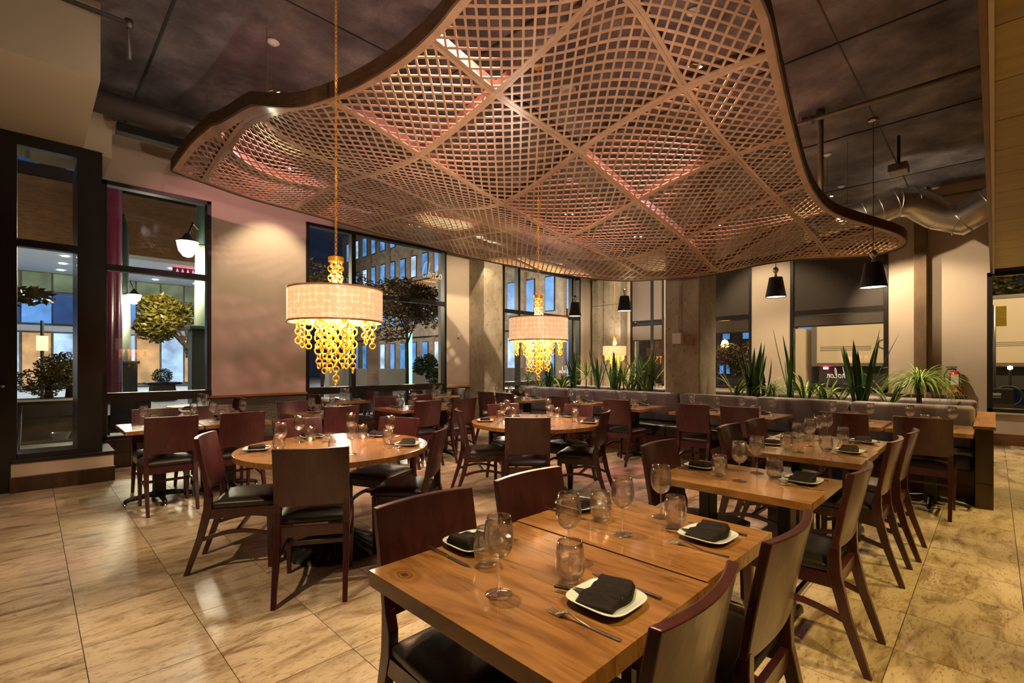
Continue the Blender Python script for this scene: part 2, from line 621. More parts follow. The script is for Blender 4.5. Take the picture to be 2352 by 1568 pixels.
def kids(root):
    """record the tree below a prototype once, so copying needs no searching"""
    for o in [root] + list(root.children):
        CHILD[o.name] = list(o.children)
    return root


def copy_tree(o, parent=None):
    c = o.copy()
    COL.objects.link(c)
    c.parent = parent
    for ch in CHILD.get(o.name, []):
        copy_tree(ch, c)
    return c


PROTO_USED = set()


def place(proto, loc, rz=0.0, label=None, group=None):
    if proto.name not in PROTO_USED:
        PROTO_USED.add(proto.name)
        o = proto
    else:
        o = copy_tree(proto)
    o.location = loc
    o.rotation_euler = (0, 0, rz)
    if label: o['label'] = label
    if group: o['group'] = group
    return o


def struct(name, mb, mat, parent=None, **k):
    o = mb.build(name, mat, parent, **k)
    if parent is None:
        o['kind'] = 'structure'
    return o


def bearing(u, d):
    """a spot d metres ahead of the viewpoint, in room axes"""
    l = (u - 1176.0) / 1108.0 * d
    return ((d + l) / R2, (d - l) / R2)


# ================================================================== ROOM
CEIL = 4.56
WL = 8.2      # window wall on the left, plane y = WL
WR = 11.6     # far wall, plane x = WR

# ---- floor: square travertine tiles on a dark bed
TS = 0.457
floor = struct('floor', MB().box(-3.0, WR + 0.3, -5.0, WL + 0.02, -0.12, -0.004), 'grout')
tile_mesh = MB().box(0.0018, TS - 0.0018, 0.0018, TS - 0.0018, -0.012, 0.0).mesh('tile', 'travertine')
cells = []
ix0 = int(math.floor((-3.0 - 0.18) / TS)); ix1 = int(math.ceil((WR - 0.18) / TS))
iy0 = int(math.floor((-5.0 - 3.083) / TS)); iy1 = int(math.ceil((WL - 3.083) / TS))
for i in range(ix0, ix1):
    for j in range(iy0, iy1):
        x = 0.18 + i * TS; y = 3.083 + j * TS
        if x < -3.0 or x + TS > WR + 0.25 or y + TS > WL + 0.3:
            continue
        cx, cy = x + TS / 2, y + TS / 2
        d = (cx + cy) / R2; l = (cx - cy) / R2
        seen = d > 1.4 and abs(l) < d * 1.16 and cy < WL and cx < WR
        cells.append((0 if seen else 1, d, x, y))
cells.sort()
rest = MB()
for k, (s_, d, x, y) in enumerate(cells):
    if s_ == 0 and k < 300:
        o = bpy.data.objects.new('tile', tile_mesh)
        COL.objects.link(o); o.parent = floor; o.location = (x, y, 0)
    else:
        rest.box(x + 0.0018, x + TS - 0.0018, y + 0.0018, y + TS - 0.0018, -0.012, 0.0)
tag(rest.build('tiles', 'travertine', floor), kind='stuff')

# ---- ceiling
ceiling = struct('ceiling', MB().box(-3.0, WR + 0.3, -5.0, WL + 0.3, CEIL, CEIL + 0.2), 'ceiling_concrete')
jm = MB()
for x in (0.9, 3.3, 5.7, 8.1, 10.5):
    jm.box(x - 0.012, x + 0.012, -5, WL, CEIL - 0.012, CEIL + 0.01)
for y in (1.1, 4.4, 7.4):
    jm.box(-3, WR, y - 0.006, y + 0.006, CEIL - 0.006, CEIL + 0.01)
jm.build('ceiling_joint', 'black_frame', ceiling)

# ---- walls with window openings
def wall_with_holes(name, mat, plane, a0, a1, z0, z1, holes, th, axis):
    """holes (a0,a1,z0,z1); the wall is split into blocks around them"""
    mb = MB()
    def blk(p0, p1, q0, q1):
        if p1 - p0 < 1e-4 or q1 - q0 < 1e-4: return
        if axis == 'y': mb.box(p0, p1, plane, plane + th, q0, q1)
        else: mb.box(plane, plane + th, p0, p1, q0, q1)
    cur = a0
    for (h0, h1, g0, g1) in sorted(holes):
        blk(cur, h0, z0, z1)
        blk(h0, h1, z0, g0)
        blk(h0, h1, g1, z1)
        cur = h1
    blk(cur, a1, z0, z1)
    return struct(name, mb, mat)


L_WIN = [(0.66, 1.90, 0.36, 3.76), (3.29, 6.23, 0.36, 3.76), (7.89, 10.90, 0.36, 3.76)]
wall_left = wall_with_holes('wall_left', 'wall_paint', WL, 0.6, WR + 0.3, -0.1, CEIL, L_WIN, 0.28, 'y')
R_WIN = [(-3.4, 0.09, 0.54, 2.92), (1.435, 3.114, 0.80, 3.72), (3.90, 4.95, 0.80, 3.72), (6.04, 7.02, 0.80, 3.72)]
wall_right = wall_with_holes('wall_right', 'wall_paint', WR, -5.0, WL, -0.1, CEIL, R_WIN, 0.28, 'x')
struct('wall_back', MB().box(-3.2, -3.0, -5, WL, -0.1, CEIL), 'wall_paint')
struct('wall_front', MB().box(-3.2, WR + 0.3, -5.2, -5.0, -0.1, CEIL), 'wall_paint')


def window(idx, axis, plane, h, mull, transoms, bars=(), shade=None, fw=0.055):
    a0, a1, z0, z1 = h
    root = empty('window_%d' % idx)
    root['kind'] = 'structure'
    def bx(mb, p0, p1, d0, d1, q0, q1):
        if axis == 'y': mb.box(p0, p1, plane + d0, plane + d1, q0, q1)
        else: mb.box(plane + d0, plane + d1, p0, p1, q0, q1)
    fr = MB()
    bx(fr, a0, a1, -0.02, 0.12, z1 - fw, z1); bx(fr, a0, a1, -0.02, 0.12, z0, z0 + fw)
    bx(fr, a0, a0 + fw, -0.02, 0.12, z0, z1); bx(fr, a1 - fw, a1, -0.02, 0.12, z0, z1)
    fr.build('window_frame', 'black_frame', root, bevel=0.004)
    for m_ in mull:
        b = MB(); bx(b, m_ - 0.04, m_ + 0.04, -0.01, 0.11, z0, z1)
        b.build('mullion', 'black_frame', root)
    for t_ in transoms:
        b = MB(); bx(b, a0, a1, -0.015, 0.10, t_ - 0.04, t_ + 0.04)
        b.build('transom', 'black_frame', root)
    for (b0, b1) in bars:
        b = MB(); bx(b, a0, a1, -0.03, 0.14, b0, b1)
        b.build('sill_bar', 'black_frame', root)
    xs = [a0] + sorted(mull) + [a1]
    zs = [z0] + sorted(list(transoms) + [0.5 * (q[0] + q[1]) for q in bars]) + [z1]
    for i in range(len(xs) - 1):
        for j in range(len(zs) - 1):
            g = MB(); bx(g, xs[i] + 0.03, xs[i + 1] - 0.03, 0.05, 0.056, zs[j] + 0.03, zs[j + 1] - 0.03)
            g.build('pane', 'window_glass', root)
    if shade:
        for (s0, s1, mt) in shade:
            g = MB(); bx(g, a0 + 0.03, a1 - 0.03, 0.005, 0.02, s0, s1)
            g.build('roller_shade', mt, root)
            g = MB(); bx(g, a0 + 0.03, a1 - 0.03, -0.002, 0.022, s0 - 0.02, s0 + 0.005)
            g.build('shade_hem', 'black_frame', root)
    return root


window(1, 'y', WL, L_WIN[0], [], [2.63], [(0.86, 0.98)])
window(2, 'y', WL, L_WIN[1], [4.145], [2.63], [(0.84, 0.96)])
window(3, 'y', WL, L_WIN[2], [8.44, 10.55], [2.63], [(0.84, 0.94)])
window(4, 'x', WR, R_WIN[3], [6.38], [2.43], shade=[(2.52, 3.66, 'grey_blind'), (2.00, 2.38, 'grey_blind')])
window(5, 'x', WR, R_WIN[2], [], [2.43], shade=[(2.49, 3.66, 'roller_shade'), (2.10, 2.38, 'roller_shade')])
window(6, 'x', WR, R_WIN[1], [], [2.43], shade=[(2.49, 3.66, 'roller_shade'), (2.16, 2.38, 'roller_shade')], fw=0.07)
window(7, 'x', WR, R_WIN[0], [-1.7], [], fw=0.07)

# wainscot, chair rail and base of the window wall
for (x0, x1) in ((1.90, 3.29), (6.23, 6.86)):
    struct('trim_1', MB().box(x0, x1, WL - 0.015, WL, 0.22, 0.86), 'wall_weave')
    struct('trim_2', MB().box(x0 - 0.03, x1 + 0.01, WL - 0.05, WL, 0.86, 0.895), 'rail_wood', bevel=0.004)
struct('baseboard_left', MB().box(0.68, 6.86, WL - 0.03, WL, 0.0, 0.22), 'dark_wood', bevel=0.004)
struct('trim_3', MB().box(0.68, 1.95, WL - 0.035, WL, 0.20, 0.37), 'dark_wood', bevel=0.004)
struct('trim_4', MB().box(3.25, 6.25, WL - 0.035, WL, 0.20, 0.37), 'dark_wood', bevel=0.004)
struct('baseboard_right', MB().box(WR - 0.02, WR, -4.9, 7.0, 0.0, 0.185), 'bench_wood', bevel=0.003)
struct('trim_5', MB().box(WR - 0.05, WR, -3.5, 0.12, 0.52, 0.545), 'cream_paint')

# soffit clad in wide boards beside the bar, open side over the aisle
sof = struct('trim_6', MB().box(-3.0, WR - 0.01, -5.0, 0.015, 2.935, 3.05), 'dark_wood')
for k in range(24):
    x = -2.98 + 0.61 * k
    if x + 0.6 > WR: break
    MB().box(x, x + 0.602, -5.0, 0.0, 2.90, 2.935).build('board', 'soffit_wood', sof)
MB().box(-3.0, WR - 0.01, 0.0, 0.02, 2.89, CEIL - 0.002).build('edge_strip', 'cream_paint', sof)
MB().box(-3.0, WR - 0.01, 0.022, 0.05, 2.895, CEIL - 0.002).build('fascia', 'bench_wood', sof)

# bulkhead and box above the storefront
struct('trim_7', MB().box(-3.0, 0.436, 5.5, WL, 3.83, 4.50), 'cream_paint')
struct('trim_8', MB().box(0.0, 0.69, 7.40, WL - 0.001, 3.80, 4.34), 'cream_paint')

# storefront (entrance lobby) glazing at the left
sf = empty('door_1'); sf['kind'] = 'structure'
YV = 7.35
MB().box(-3.0, 0.60, YV, YV + 0.12, 3.70, 3.82).build('header', 'black_frame', sf)
MB().box(0.384, 0.60, YV, WL, 0.34, 3.70).build('corner_post', 'black_frame', sf)
MB().box(-0.24, -0.095, YV, YV + 0.12, 0.0, 3.70).build('door_post', 'black_frame', sf)
MB().box(-0.10, 0.384, YV, YV + 0.10, 2.62, 2.70).build('transom', 'black_frame', sf)
MB().box(-0.10, 0.384, YV, YV + 0.10, 0.34, 0.40).build('bottom_rail', 'black_frame', sf)
MB().box(-0.09, 0.38, YV + 0.04, YV + 0.05, 0.40, 2.62).build('pane', 'window_glass', sf)
MB().box(-0.09, 0.38, YV + 0.04, YV + 0.05, 2.70, 3.70).build('pane', 'window_glass', sf)
MB().box(-0.36, -0.25, YV - 0.02, YV + 0.05, 0.03, 2.6).build('door_stile', 'black_frame', sf)
MB().box(-3.0, -0.36, YV, YV + 0.08, 0.0, 3.70).build('door_panel', 'black_frame', sf)
MB().tube([(-0.20, YV - 0.05, 1.13), (-0.20, YV, 1.13)], 0.018, 12).build('door_handle', 'steel', sf, smooth=True)
lb = struct('trim_9', MB().box(-0.14, 0.70, YV - 0.02, WL, 0.164, 0.306), 'cream_paint')
MB().box(-0.15, 0.71, YV - 0.055, WL - 0.01, 0.0, 0.164).build('plinth', 'dark_wood', lb, bevel=0.004)
MB().box(-0.14, 0.71, YV - 0.04, WL - 0.01, 0.306, 0.345).build('ledge', 'black_iron', lb, bevel=0.004)

# concrete columns and corner pilaster
col = struct('column', MB().box(6.86, 7.41, 7.70, WL, 0, CEIL), 'concrete', bevel=0.015)
struct('column', MB().box(7.20, 7.82, 3.167, 3.735, 0, CEIL), 'concrete', bevel=0.02)
pil = struct('column', MB().box(11.25, WR, 7.12, 8.05, 0, CEIL), 'concrete', bevel=0.01)
MB().box(11.245, 11.25, 7.12, 8.05, 2.98, 2.99).build('form_joint', 'grout', pil)
MB().box(11.245, 11.25, 7.66, 7.67, 0, CEIL).build('form_joint', 'grout', pil)
struct('column', MB().box(11.40, WR, 0.86, 1.04, 0, CEIL), 'stained_concrete', bevel=0.01)

# ================================================================== LATTICE CANOPY
S = 1.067
NODES = [
    (1.45, 3.71, 1.985), (1.45, 4.6, 2.19), (1.45, 5.6, 2.23), (1.45, 6.6, 2.15), (1.63, 3.65, 2.03), (1.87, 2.65, 2.157),
    (1.31, 5.6, 2.41), (1.37, 4.6, 2.28), (1.14, 6.6, 2.20),
    (2.48, 2.65, 2.03), (2.48, 3.65, 1.874), (2.48, 4.6, 1.95), (2.48, 5.6, 2.07), (2.48, 6.6, 2.06), (2.48, 1.91, 2.21), (2.71, 1.65, 2.33),
    (3.5, 1.65, 2.08), (3.5, 2.65, 1.91), (3.5, 3.65, 1.68), (3.5, 4.6, 1.84), (3.5, 5.6, 1.957), (3.5, 6.6, 2.0),
    (4.5, 1.65, 1.88), (4.5, 2.65, 1.71), (4.5, 3.65, 1.51), (4.5, 4.6, 1.76), (4.5, 5.6, 1.856), (4.5, 6.6, 1.95),
    (5.6, 1.65, 1.78), (5.6, 2.65, 1.51), (5.6, 3.65, 1.417), (5.6, 4.6, 1.60), (5.6, 5.6, 1.76),
    (6.5, 1.65, 1.716), (6.5, 2.65, 1.267), (6.5, 3.65, 1.29), (6.5, 4.6, 1.44), (7.5, 1.65, 1.60), (7.6, 2.18, 1.44), (8.2, 1.33, 1.5),
    (1.8, 1.7, 2.3), (2.3, 1.1, 2.3), (3.14, 0.98, 2.2), (3.5, 1.017, 2.06), (4.5, 1.175, 1.89), (5.6, 1.336, 1.81), (6.5, 1.35, 1.75), (7.9, 0.82, 1.62),
]
NP = np.array(NODES)


def _tps(r2):
    return np.where(r2 > 1e-12, 0.5 * r2 * np.log(np.maximum(r2, 1e-12)), 0.0)


_A = NP[:, :2]
_K = _tps(((_A[:, None, :] - _A[None, :, :]) ** 2).sum(-1)) + 0.0008 * np.eye(len(_A))
_P = np.c_[np.ones(len(_A)), _A]
_M = np.block([[_K, _P], [_P.T, np.zeros((3, 3))]])
_W = np.linalg.solve(_M, np.r_[NP[:, 2], 0, 0, 0])


def surf(q):
    """height (metres) of the canopy above points q given in metres"""
    q = np.asarray(q, float).reshape(-1, 2) / S
    r2 = ((q[:, None, :] - _A[None, :, :]) ** 2).sum(-1)
    z = _tps(r2) @ _W[:len(_A)] + _W[-3] + q @ _W[-2:]
    return EYE + z * S


OUT = [(1.145, 6.6), (1.14, 6.6), (1.14, 6.59), (1.20, 6.1), (1.31, 5.6), (1.36, 5.1), (1.38, 4.6), (1.40, 4.1), (1.47, 3.75), (1.63, 3.60), (1.77, 3.15), (1.87, 2.65), (1.83, 2.2),
       (1.9, 1.7), (2.3, 1.15), (3.1, 0.98), (3.5, 1.02), (4.5, 1.175), (5.6, 1.336), (6.5, 1.35), (7.2, 1.12), (7.85, 0.80), (8.2, 0.82), (8.3, 1.15),
       (8.0, 1.68), (7.5, 2.18), (6.9, 2.55), (6.58, 2.8), (6.56, 3.4), (6.75, 4.0), (6.75, 4.6), (6.55, 5.3), (6.1, 6.0), (5.4, 6.45), (4.6, 6.6), (3.5, 6.62), (2.3, 6.62)]


def chaikin(p, it=2):
    for _ in range(it):
        q = []
        for i in range(len(p)):
            a = p[i]; b = p[(i + 1) % len(p)]
            q.append((0.75 * a[0] + 0.25 * b[0], 0.75 * a[1] + 0.25 * b[1]))
            q.append((0.25 * a[0] + 0.75 * b[0], 0.25 * a[1] + 0.75 * b[1]))
        p = q
    return p


OUTL = np.array(chaikin(OUT, 2)) * S
# keep the corner at the wall end crisp enough


def inside(q, poly=OUTL):
    q = np.asarray(q)
    x, y = q[:, 0], q[:, 1]
    r = np.zeros(len(q), bool)
    px, py = poly[:, 0], poly[:, 1]
    j = len(poly) - 1
    for i in range(len(poly)):
        c = ((py[i] > y) != (py[j] > y)) & (x < (px[j] - px[i]) * (y - py[i]) / (py[j] - py[i] + 1e-12) + px[i])
        r ^= c
        j = i
    return r


canopy = empty('lattice_canopy', (4.5, 4.2, 3.2))
tag(canopy, 'large undulating wooden lattice canopy hung below the dark ceiling', 'canopy')
CO = np.array([4.5, 4.2, 3.2])


def strip_mesh(mb, pts2, width, th, lift=0.0, side=None):
    """flat bar following the canopy surface along plan points; side = width direction"""
    P = np.asarray(pts2)
    T = np.gradient(P, axis=0)
    T /= np.linalg.norm(T, axis=1)[:, None] + 1e-9
    N = np.c_[-T[:, 1], T[:, 0]]
    a = P + N * width / 2; b = P - N * width / 2
    za = surf(a) + lift; zb = surf(b) + lift
    n = len(P)
    vs = []
    for i in range(n):
        vs += [(a[i, 0] - CO[0], a[i, 1] - CO[1], za[i] - CO[2]), (b[i, 0] - CO[0], b[i, 1] - CO[1], zb[i] - CO[2]),
               (b[i, 0] - CO[0], b[i, 1] - CO[1], zb[i] + th - CO[2]), (a[i, 0] - CO[0], a[i, 1] - CO[1], za[i] + th - CO[2])]
    fs = [(3, 2, 1, 0)]
    for i in range(n - 1):
        k = i * 4
        for j in range(4):
            j2 = (j + 1) % 4
            fs.append((k + j, k + j2, k + 4 + j2, k + 4 + j))
    k = (n - 1) * 4
    fs.append((k, k + 1, k + 2, k + 3))
    mb.add(vs, fs)


def runs(mask):
    out = []; st = None
    for i, m_ in enumerate(mask):
        if m_ and st is None: st = i
        if not m_ and st is not None:
            out.append((st, i - 1)); st = None
    if st is not None: out.append((st, len(mask) - 1))
    return out


AX = [0.6, 1.45, 2.48, 3.5, 4.5, 5.6, 6.5, 7.5, 8.6]
BY = [0.5, 1.65, 2.65, 3.65, 4.6, 5.6, 6.75]
AX = [a * S for a in AX]; BY = [b * S for b in BY]
PITCH = 0.112
for i in range(len(AX) - 1):
    for j in range(len(BY) - 1):
        x0, x1, y0, y1 = AX[i], AX[i + 1], BY[j], BY[j + 1]
        gx, gy = np.meshgrid(np.linspace(x0, x1, 9), np.linspace(y0, y1, 9))
        if inside(np.c_[gx.ravel(), gy.ravel()]).mean() < 0.04:
            continue
        mb = MB()
        fl = 0.032
        for sgn in (1, -1):
            # lines x + sgn*y = c
            cs = [x0 + sgn * y0, x1 + sgn * y0, x0 + sgn * y1, x1 + sgn * y1]
            k0 = math.ceil(min(cs) / PITCH); k1 = math.floor(max(cs) / PITCH)
            for k in range(k0, k1 + 1):
                c = k * PITCH
                L = max(x1 - x0, y1 - y0) + 0.1
                xs = np.linspace(x0, x1, int((x1 - x0) / 0.035) + 1)
                ys = (c - xs) * sgn
                q = np.c_[xs, ys]
                ok = (ys >= y0) & (ys <= y1) & inside(q)
                for (a, b) in runs(ok):
                    if b - a >= 1:
                        strip_mesh(mb, q[a:b + 1], 0.0175, 0.008, 0.0005 if sgn > 0 else 0.0)
        # flanges on the panel's own four sides
        for (p, q_) in (((x0 + fl / 2, y0), (x0 + fl / 2, y1)), ((x1 - fl / 2, y0), (x1 - fl / 2, y1)), ((x0, y0 + fl / 2), (x1, y0 + fl / 2)), ((x0, y1 - fl / 2), (x1, y1 - fl / 2))):
            n_ = 26
            q = np.c_[np.linspace(p[0], q_[0], n_), np.linspace(p[1], q_[1], n_)]
            for (a, b) in runs(inside(q)):
                if b - a >= 1:
                    strip_mesh(mb, q[a:b + 1], fl - 0.003, 0.013, -0.001)
        if mb.v:
            mb.build('lattice_panel', 'lattice_wood', canopy)
# ribs standing on the seams
for (axis, vals) in (('x', AX[1:-1]), ('y', BY[1:-1])):
    for c in vals:
        q = np.array([(c, t) for t in np.arange(0.5 * S, 6.75 * S, 0.06)]) if axis == 'x' else np.array([(t, c) for t in np.arange(0.6 * S, 8.5 * S, 0.06)])
        for (a, b) in runs(inside(q)):
            if b - a >= 3:
                mb = MB()
                strip_mesh(mb, q[a:b + 1], 0.022, 0.085, 0.012)
                mb.build('rib', 'rim_wood', canopy)
# flat edging and upright rim round the outline
ring = np.vstack([OUTL, OUTL[:1]])
seg = np.r_[0, np.cumsum(np.linalg.norm(np.diff(ring, axis=0), axis=1))]
t = np.arange(0, seg[-1], 0.05)
RP = np.c_[np.interp(t, seg, ring[:, 0]), np.interp(t, seg, ring[:, 1])]
RP = np.vstack([RP, RP[:1]])
# inner offset
T_ = np.gradient(RP, axis=0); T_ /= np.linalg.norm(T_, axis=1)[:, None]
NRM = np.c_[-T_[:, 1], T_[:, 0]]
if inside(RP[5:6] + NRM[5:6] * 0.05)[0] == False:
    NRM = -NRM
parts = 14
step = len(RP) // parts
for k in range(parts):
    a = k * step; b = (k + 1) * step if k < parts - 1 else len(RP) - 1
    mb = MB(); strip_mesh(mb, RP[a:b + 1] + NRM[a:b + 1] * 0.03, 0.06, 0.013, -0.0015)
    mb.build('edging', 'lattice_wood', canopy)
    mb = MB(); strip_mesh(mb, RP[a:b + 1] - NRM[a:b + 1] * 0.008, 0.016, 0.125, -0.012)
    mb.build('rim_board', 'rim_wood', canopy)
# hanger wires up to the ceiling
hw = [(2.48, 3.65), (3.5, 2.65), (4.5, 3.65), (5.6, 2.65), (2.48, 5.6), (4.5, 5.6), (6.5, 1.65), (6.5, 3.65), (2.7, 1.65), (4.5, 1.4), (1.5, 4.6), (1.4, 6.2), (5.6, 5.2), (7.8, 1.4)]
for (a, b) in hw:
    z = float(surf([(a * S, b * S)])[0])
    MB().tube([(a * S - CO[0], b * S - CO[1], z + 0.08 - CO[2]), (a * S - CO[0], b * S - CO[1], CEIL - CO[2])], 0.003, 5).build('hanger_wire', 'conduit', canopy)

# ================================================================== CHAIRS
def make_chair():
    t = empty('dining_chair')
    tag(t, 'chair', 'chair')
    # backrest: slightly dished slab
    def slab(front):
        def fn(u, v):
            x = (u - 0.5) * 0.415
            z = 0.535 + v * 0.345
            bow = 0.030 * (1 - (2 * u - 1) ** 2)
            y = 0.062 - 0.062 * v ** 1.1 - bow * (0.5 + 0.5 * v) + (0.028 if front else 0.0)
            return (x, y, z)
        return fn
    mb = MB()
    nu, nv = 12, 6
    mb.grid(slab(True), nu, nv)
    nb = len(mb.v)
    vs = [slab(False)(i / nu, j / nv) for i in range(nu + 1) for j in range(nv + 1)]
    fs = []
    for i in range(nu):
        for j in range(nv):
            a = i * (nv + 1) + j
            fs.append((a, a + 1, a + nv + 2, a + nv + 1))
    mb.add(vs, fs)
    W = nv + 1
    for i in range(nu):
        a = i * W; b = (i + 1) * W
        mb.f.append((a, nb + a, nb + b, b))
        a2 = a + nv; b2 = b + nv
        mb.f.append((a2, b2, nb + b2, nb + a2))
    for j in range(nv):
        mb.f.append((j, j + 1, nb + j + 1, nb + j))
        e = nu * W
        mb.f.append((e + j, nb + e + j, nb + e + j + 1, e + j + 1))
    mb.build('backrest', 'chair_wood', t, bevel=0.004)
    for sx in (-1, 1):
        MB().sweep([(sx * 0.188, -0.045, 0), (sx * 0.189, 0.035, 0.24), (sx * 0.1885, 0.078, 0.42), (sx * 0.1885, 0.080, 0.50), (sx * 0.1885, 0.070, 0.56)],
                   [(0.013, 0.015), (0.017, 0.021), (0.0185, 0.025), (0.0185, 0.023), (0.018, 0.014)]).build('leg', 'chair_wood', t, bevel=0.003)
        MB().sweep([(sx * 0.190, 0.445, 0), (sx * 0.192, 0.445, 0.30), (sx * 0.192, 0.445, 0.415)],
                   [(0.012, 0.013), (0.018, 0.019), (0.0195, 0.021)]).build('leg', 'chair_wood', t, bevel=0.003)
        pts = [(sx * 0.188, 0.05 + 0.385 * k / 8, 0.225 + 0.035 * math.sin(PI * k / 8)) for k in range(9)]
        vs = []; fs = []
        for (x, y, z) in pts:
            vs += [(x - 0.009, y, z - 0.012), (x + 0.009, y, z - 0.012), (x + 0.009, y, z + 0.012), (x - 0.009, y, z + 0.012)]
        for k in range(8):
            for j in range(4):
                fs.append((k * 4 + j, k * 4 + (j + 1) % 4, k * 4 + 4 + (j + 1) % 4, k * 4 + 4 + j))
        MB().add(vs, fs).build('stretcher', 'chair_wood', t)
    MB().box(-0.175, 0.175, 0.235, 0.255, 0.245, 0.268).build('stretcher', 'chair_wood', t)
    ap = MB().box(-0.172, 0.172, 0.432, 0.456, 0.355, 0.415).box(-0.172, 0.172, 0.062, 0.086, 0.355, 0.415)
    ap.box(-0.203, -0.181, 0.08, 0.43, 0.355, 0.415).box(0.181, 0.203, 0.08, 0.43, 0.355, 0.415)
    ap.build('seat_rail', 'chair_wood', t)
    # padded seat
    def top(u, v):
        a = 2 * u - 1; b = 2 * v - 1
        x = a * (0.205 + 0.012 * v) * (1 - 0.03 * b * b)
        y = 0.095 + v * 0.385
        e = max(abs(a), abs(b))
        z = 0.462 + 0.022 * (1 - a ** 4) * (1 - b ** 4)
        if v > 0.93 or e > 0.93:
            z -= 0.010
        return (x, y, z)
    cm = MB().grid(top, 12, 12)
    nb = len(cm.v)
    vs = [(x * 0.985, y, 0.418) for (x, y, z) in cm.v[:nb]]
    cm.add(vs, [])
    W = 13
    for i in range(12):
        for j in range(12):
            a = i * W + j + nb
            cm.f.append((a, a + 1, a + W + 1, a + W))
    for i in range(12):
        cm.f.append((i * W, nb + i * W, nb + (i + 1) * W, (i + 1) * W))
        cm.f.append((i * W + 12, (i + 1) * W + 12, nb + (i + 1) * W + 12, nb + i * W + 12))
        cm.f.append((i, i + 1, nb + i + 1, nb + i))
        cm.f.append((12 * W + i, nb + 12 * W + i, nb + 12 * W + i + 1, 12 * W + i + 1))
    cm.build('seat', 'seat_vinyl', t, smooth=True, bevel=0.010, seg=3)
    return kids(t)


chair0 = make_chair()


def chair(x, y, fx, fy, label, group):
    """(x, y) is the middle of the top of the back; (fx, fy) the way the sitter faces"""
    rz = math.atan2(fy, fx) - PI / 2
    return place(chair0, (x, y, 0), rz, label, group)


G1 = 'chairs round the near round table'
G2 = 'chairs round the far round table'
chair(1.14, 2.77, 0.50, 0.87, 'dark wood chair with its back to us at the near round table', G1)
chair(0.84, 3.82, 0.88, -0.46, 'wood chair side-on at the doorway end of the near round table', G1)
chair(2.19, 2.93, -0.66, 0.75, 'dark wood chair side-on between the two round tables, at the near one', G1)
chair(2.37, 3.80, -0.92, -0.40, 'burgundy chair on the column side of the near round table', G1)
chair(1.68, 4.38, -0.05, -1.0, 'burgundy chair on the window-wall side of the near round table', G1)
chair(3.17, 2.97, 0.71, 0.71, 'brown wood chair with its back to us at the far round table', G2)
chair(3.20, 4.01, 0.85, -0.52, 'wood chair side-on at the window-wall end of the far round table', G2)
chair(4.16, 2.79, -0.40, 0.92, 'dark wood chair side-on at the aisle end of the far round table', G2)
chair(4.06, 4.22, -0.35, -0.94, 'burgundy chair behind the far round table toward the concrete column', G2)
chair(4.62, 3.48, -1.0, -0.05, 'burgundy chair between the far round table and the grey banquette', G2)
G3 = 'chairs at the tables by the tall window next to the doorway'
chair(0.93, 5.34, 0.02, 1, 'reddish wood chair with its back to us nearest the doorway ledge', G3)
chair(1.52, 5.31, -0.05, 1, 'reddish wood chair with its back to us just behind the near round table', G3)
chair(0.96, 6.42, 0.0, -1, 'pale-lit chair facing us across the table nearest the doorway ledge', G3)
chair(1.50, 6.45, 0.0, -1, 'dark chair facing us across the second table from the doorway ledge', G3)
chair(2.14, 7.62, -1, -0.05, 'dark chair against the green wainscot at the end of the window table', G3)
G4 = 'chairs at the tables by the wide window'
chair(2.55, 5.30, 0.0, 1, 'red-lit chair with its back to us under the near chandelier', G4)
chair(2.42, 6.42, 0.0, -1, 'pale-lit chair facing us before the green wainscot', G4)
chair(3.74, 5.28, 0.0, 1, 'bright burgundy chair with its back to us at the two joined window tables', G4)
chair(4.33, 5.25, 0.0, 1, 'burgundy chair with its back to us nearer the concrete column', G4)
chair(3.74, 6.40, 0.0, -1, 'burgundy chair facing us across the two joined window tables', G4)
chair(4.36, 6.42, 0.0, -1, 'dark chair facing us across the two joined window tables', G4)
chair(3.20, 7.68, 1, 0, 'dark chair at the wall end of the table under the wide window', G4)
chair(4.26, 7.68, -1, 0, 'dark chair at the far end of the table under the wide window', G4)
chair(5.10, 7.66, 1, 0, 'dark chair at the near end of the table beside the column', G4)
chair(6.16, 7.66, -1, 0, 'dark chair backing on the wainscot beside the concrete column', G4)
G5 = 'chairs facing the grey banquette'
chair(5.62, 6.30, 1, 0, 'dark chair facing the banquette, closest to the concrete column', G5)
chair(5.60, 5.80, 1, 0, 'dark chair facing the banquette, second from the concrete column', G5)
chair(5.60, 4.64, 1, 0, 'dark reddish chair facing the banquette behind the far round table', G5)
chair(5.62, 3.64, 1, 0, 'burgundy chair facing the banquette before the free-standing column', G5)
chair(5.62, 2.58, 1, 0, 'burgundy chair facing the banquette, first past the free-standing column', G5)
chair(5.64, 2.04, 1, 0, 'burgundy chair facing the banquette, second past the free-standing column', G5)
chair(5.66, 1.06, 1, 0, 'dark chair facing the banquette, second from its end panel', G5)
chair(5.66, 0.46, 1, 0, 'dark chair facing the banquette, right by its end panel', G5)
G6 = 'chairs on the round-table side of the front row of tables'
chair(1.02, 1.475, 0, -1, 'black-looking chair nearest the knot of the front table', G6)
chair(1.56, 1.465, 0, -1, 'black-looking chair at the second seam side of the front table', G6)
chair(2.74, 1.475, 0, -1, 'black-looking chair at the single table of the front row', G6)
chair(3.90, 1.495, 0, -1, 'black-looking chair at the last pair of the front row, nearer end', G6)
chair(4.46, 1.485, 0, -1, 'black-looking chair at the last pair of the front row, far end', G6)
G7 = 'chairs on the aisle side of the front row of tables'
chair(1.01, 0.43, -0.04, 1, 'olive-backed chair cut off by the bottom edge of the photo', G7)
chair(1.61, 0.42, 0, 1, 'olive-backed worn chair at the second top of the front table', G7)
chair(2.75, 0.43, 0, 1, 'olive-backed chair on the aisle side of the single front-row table', G7)
chair(3.94, 0.44, 0, 1, 'olive-backed chair on the aisle side of the last pair, nearer one', G7)
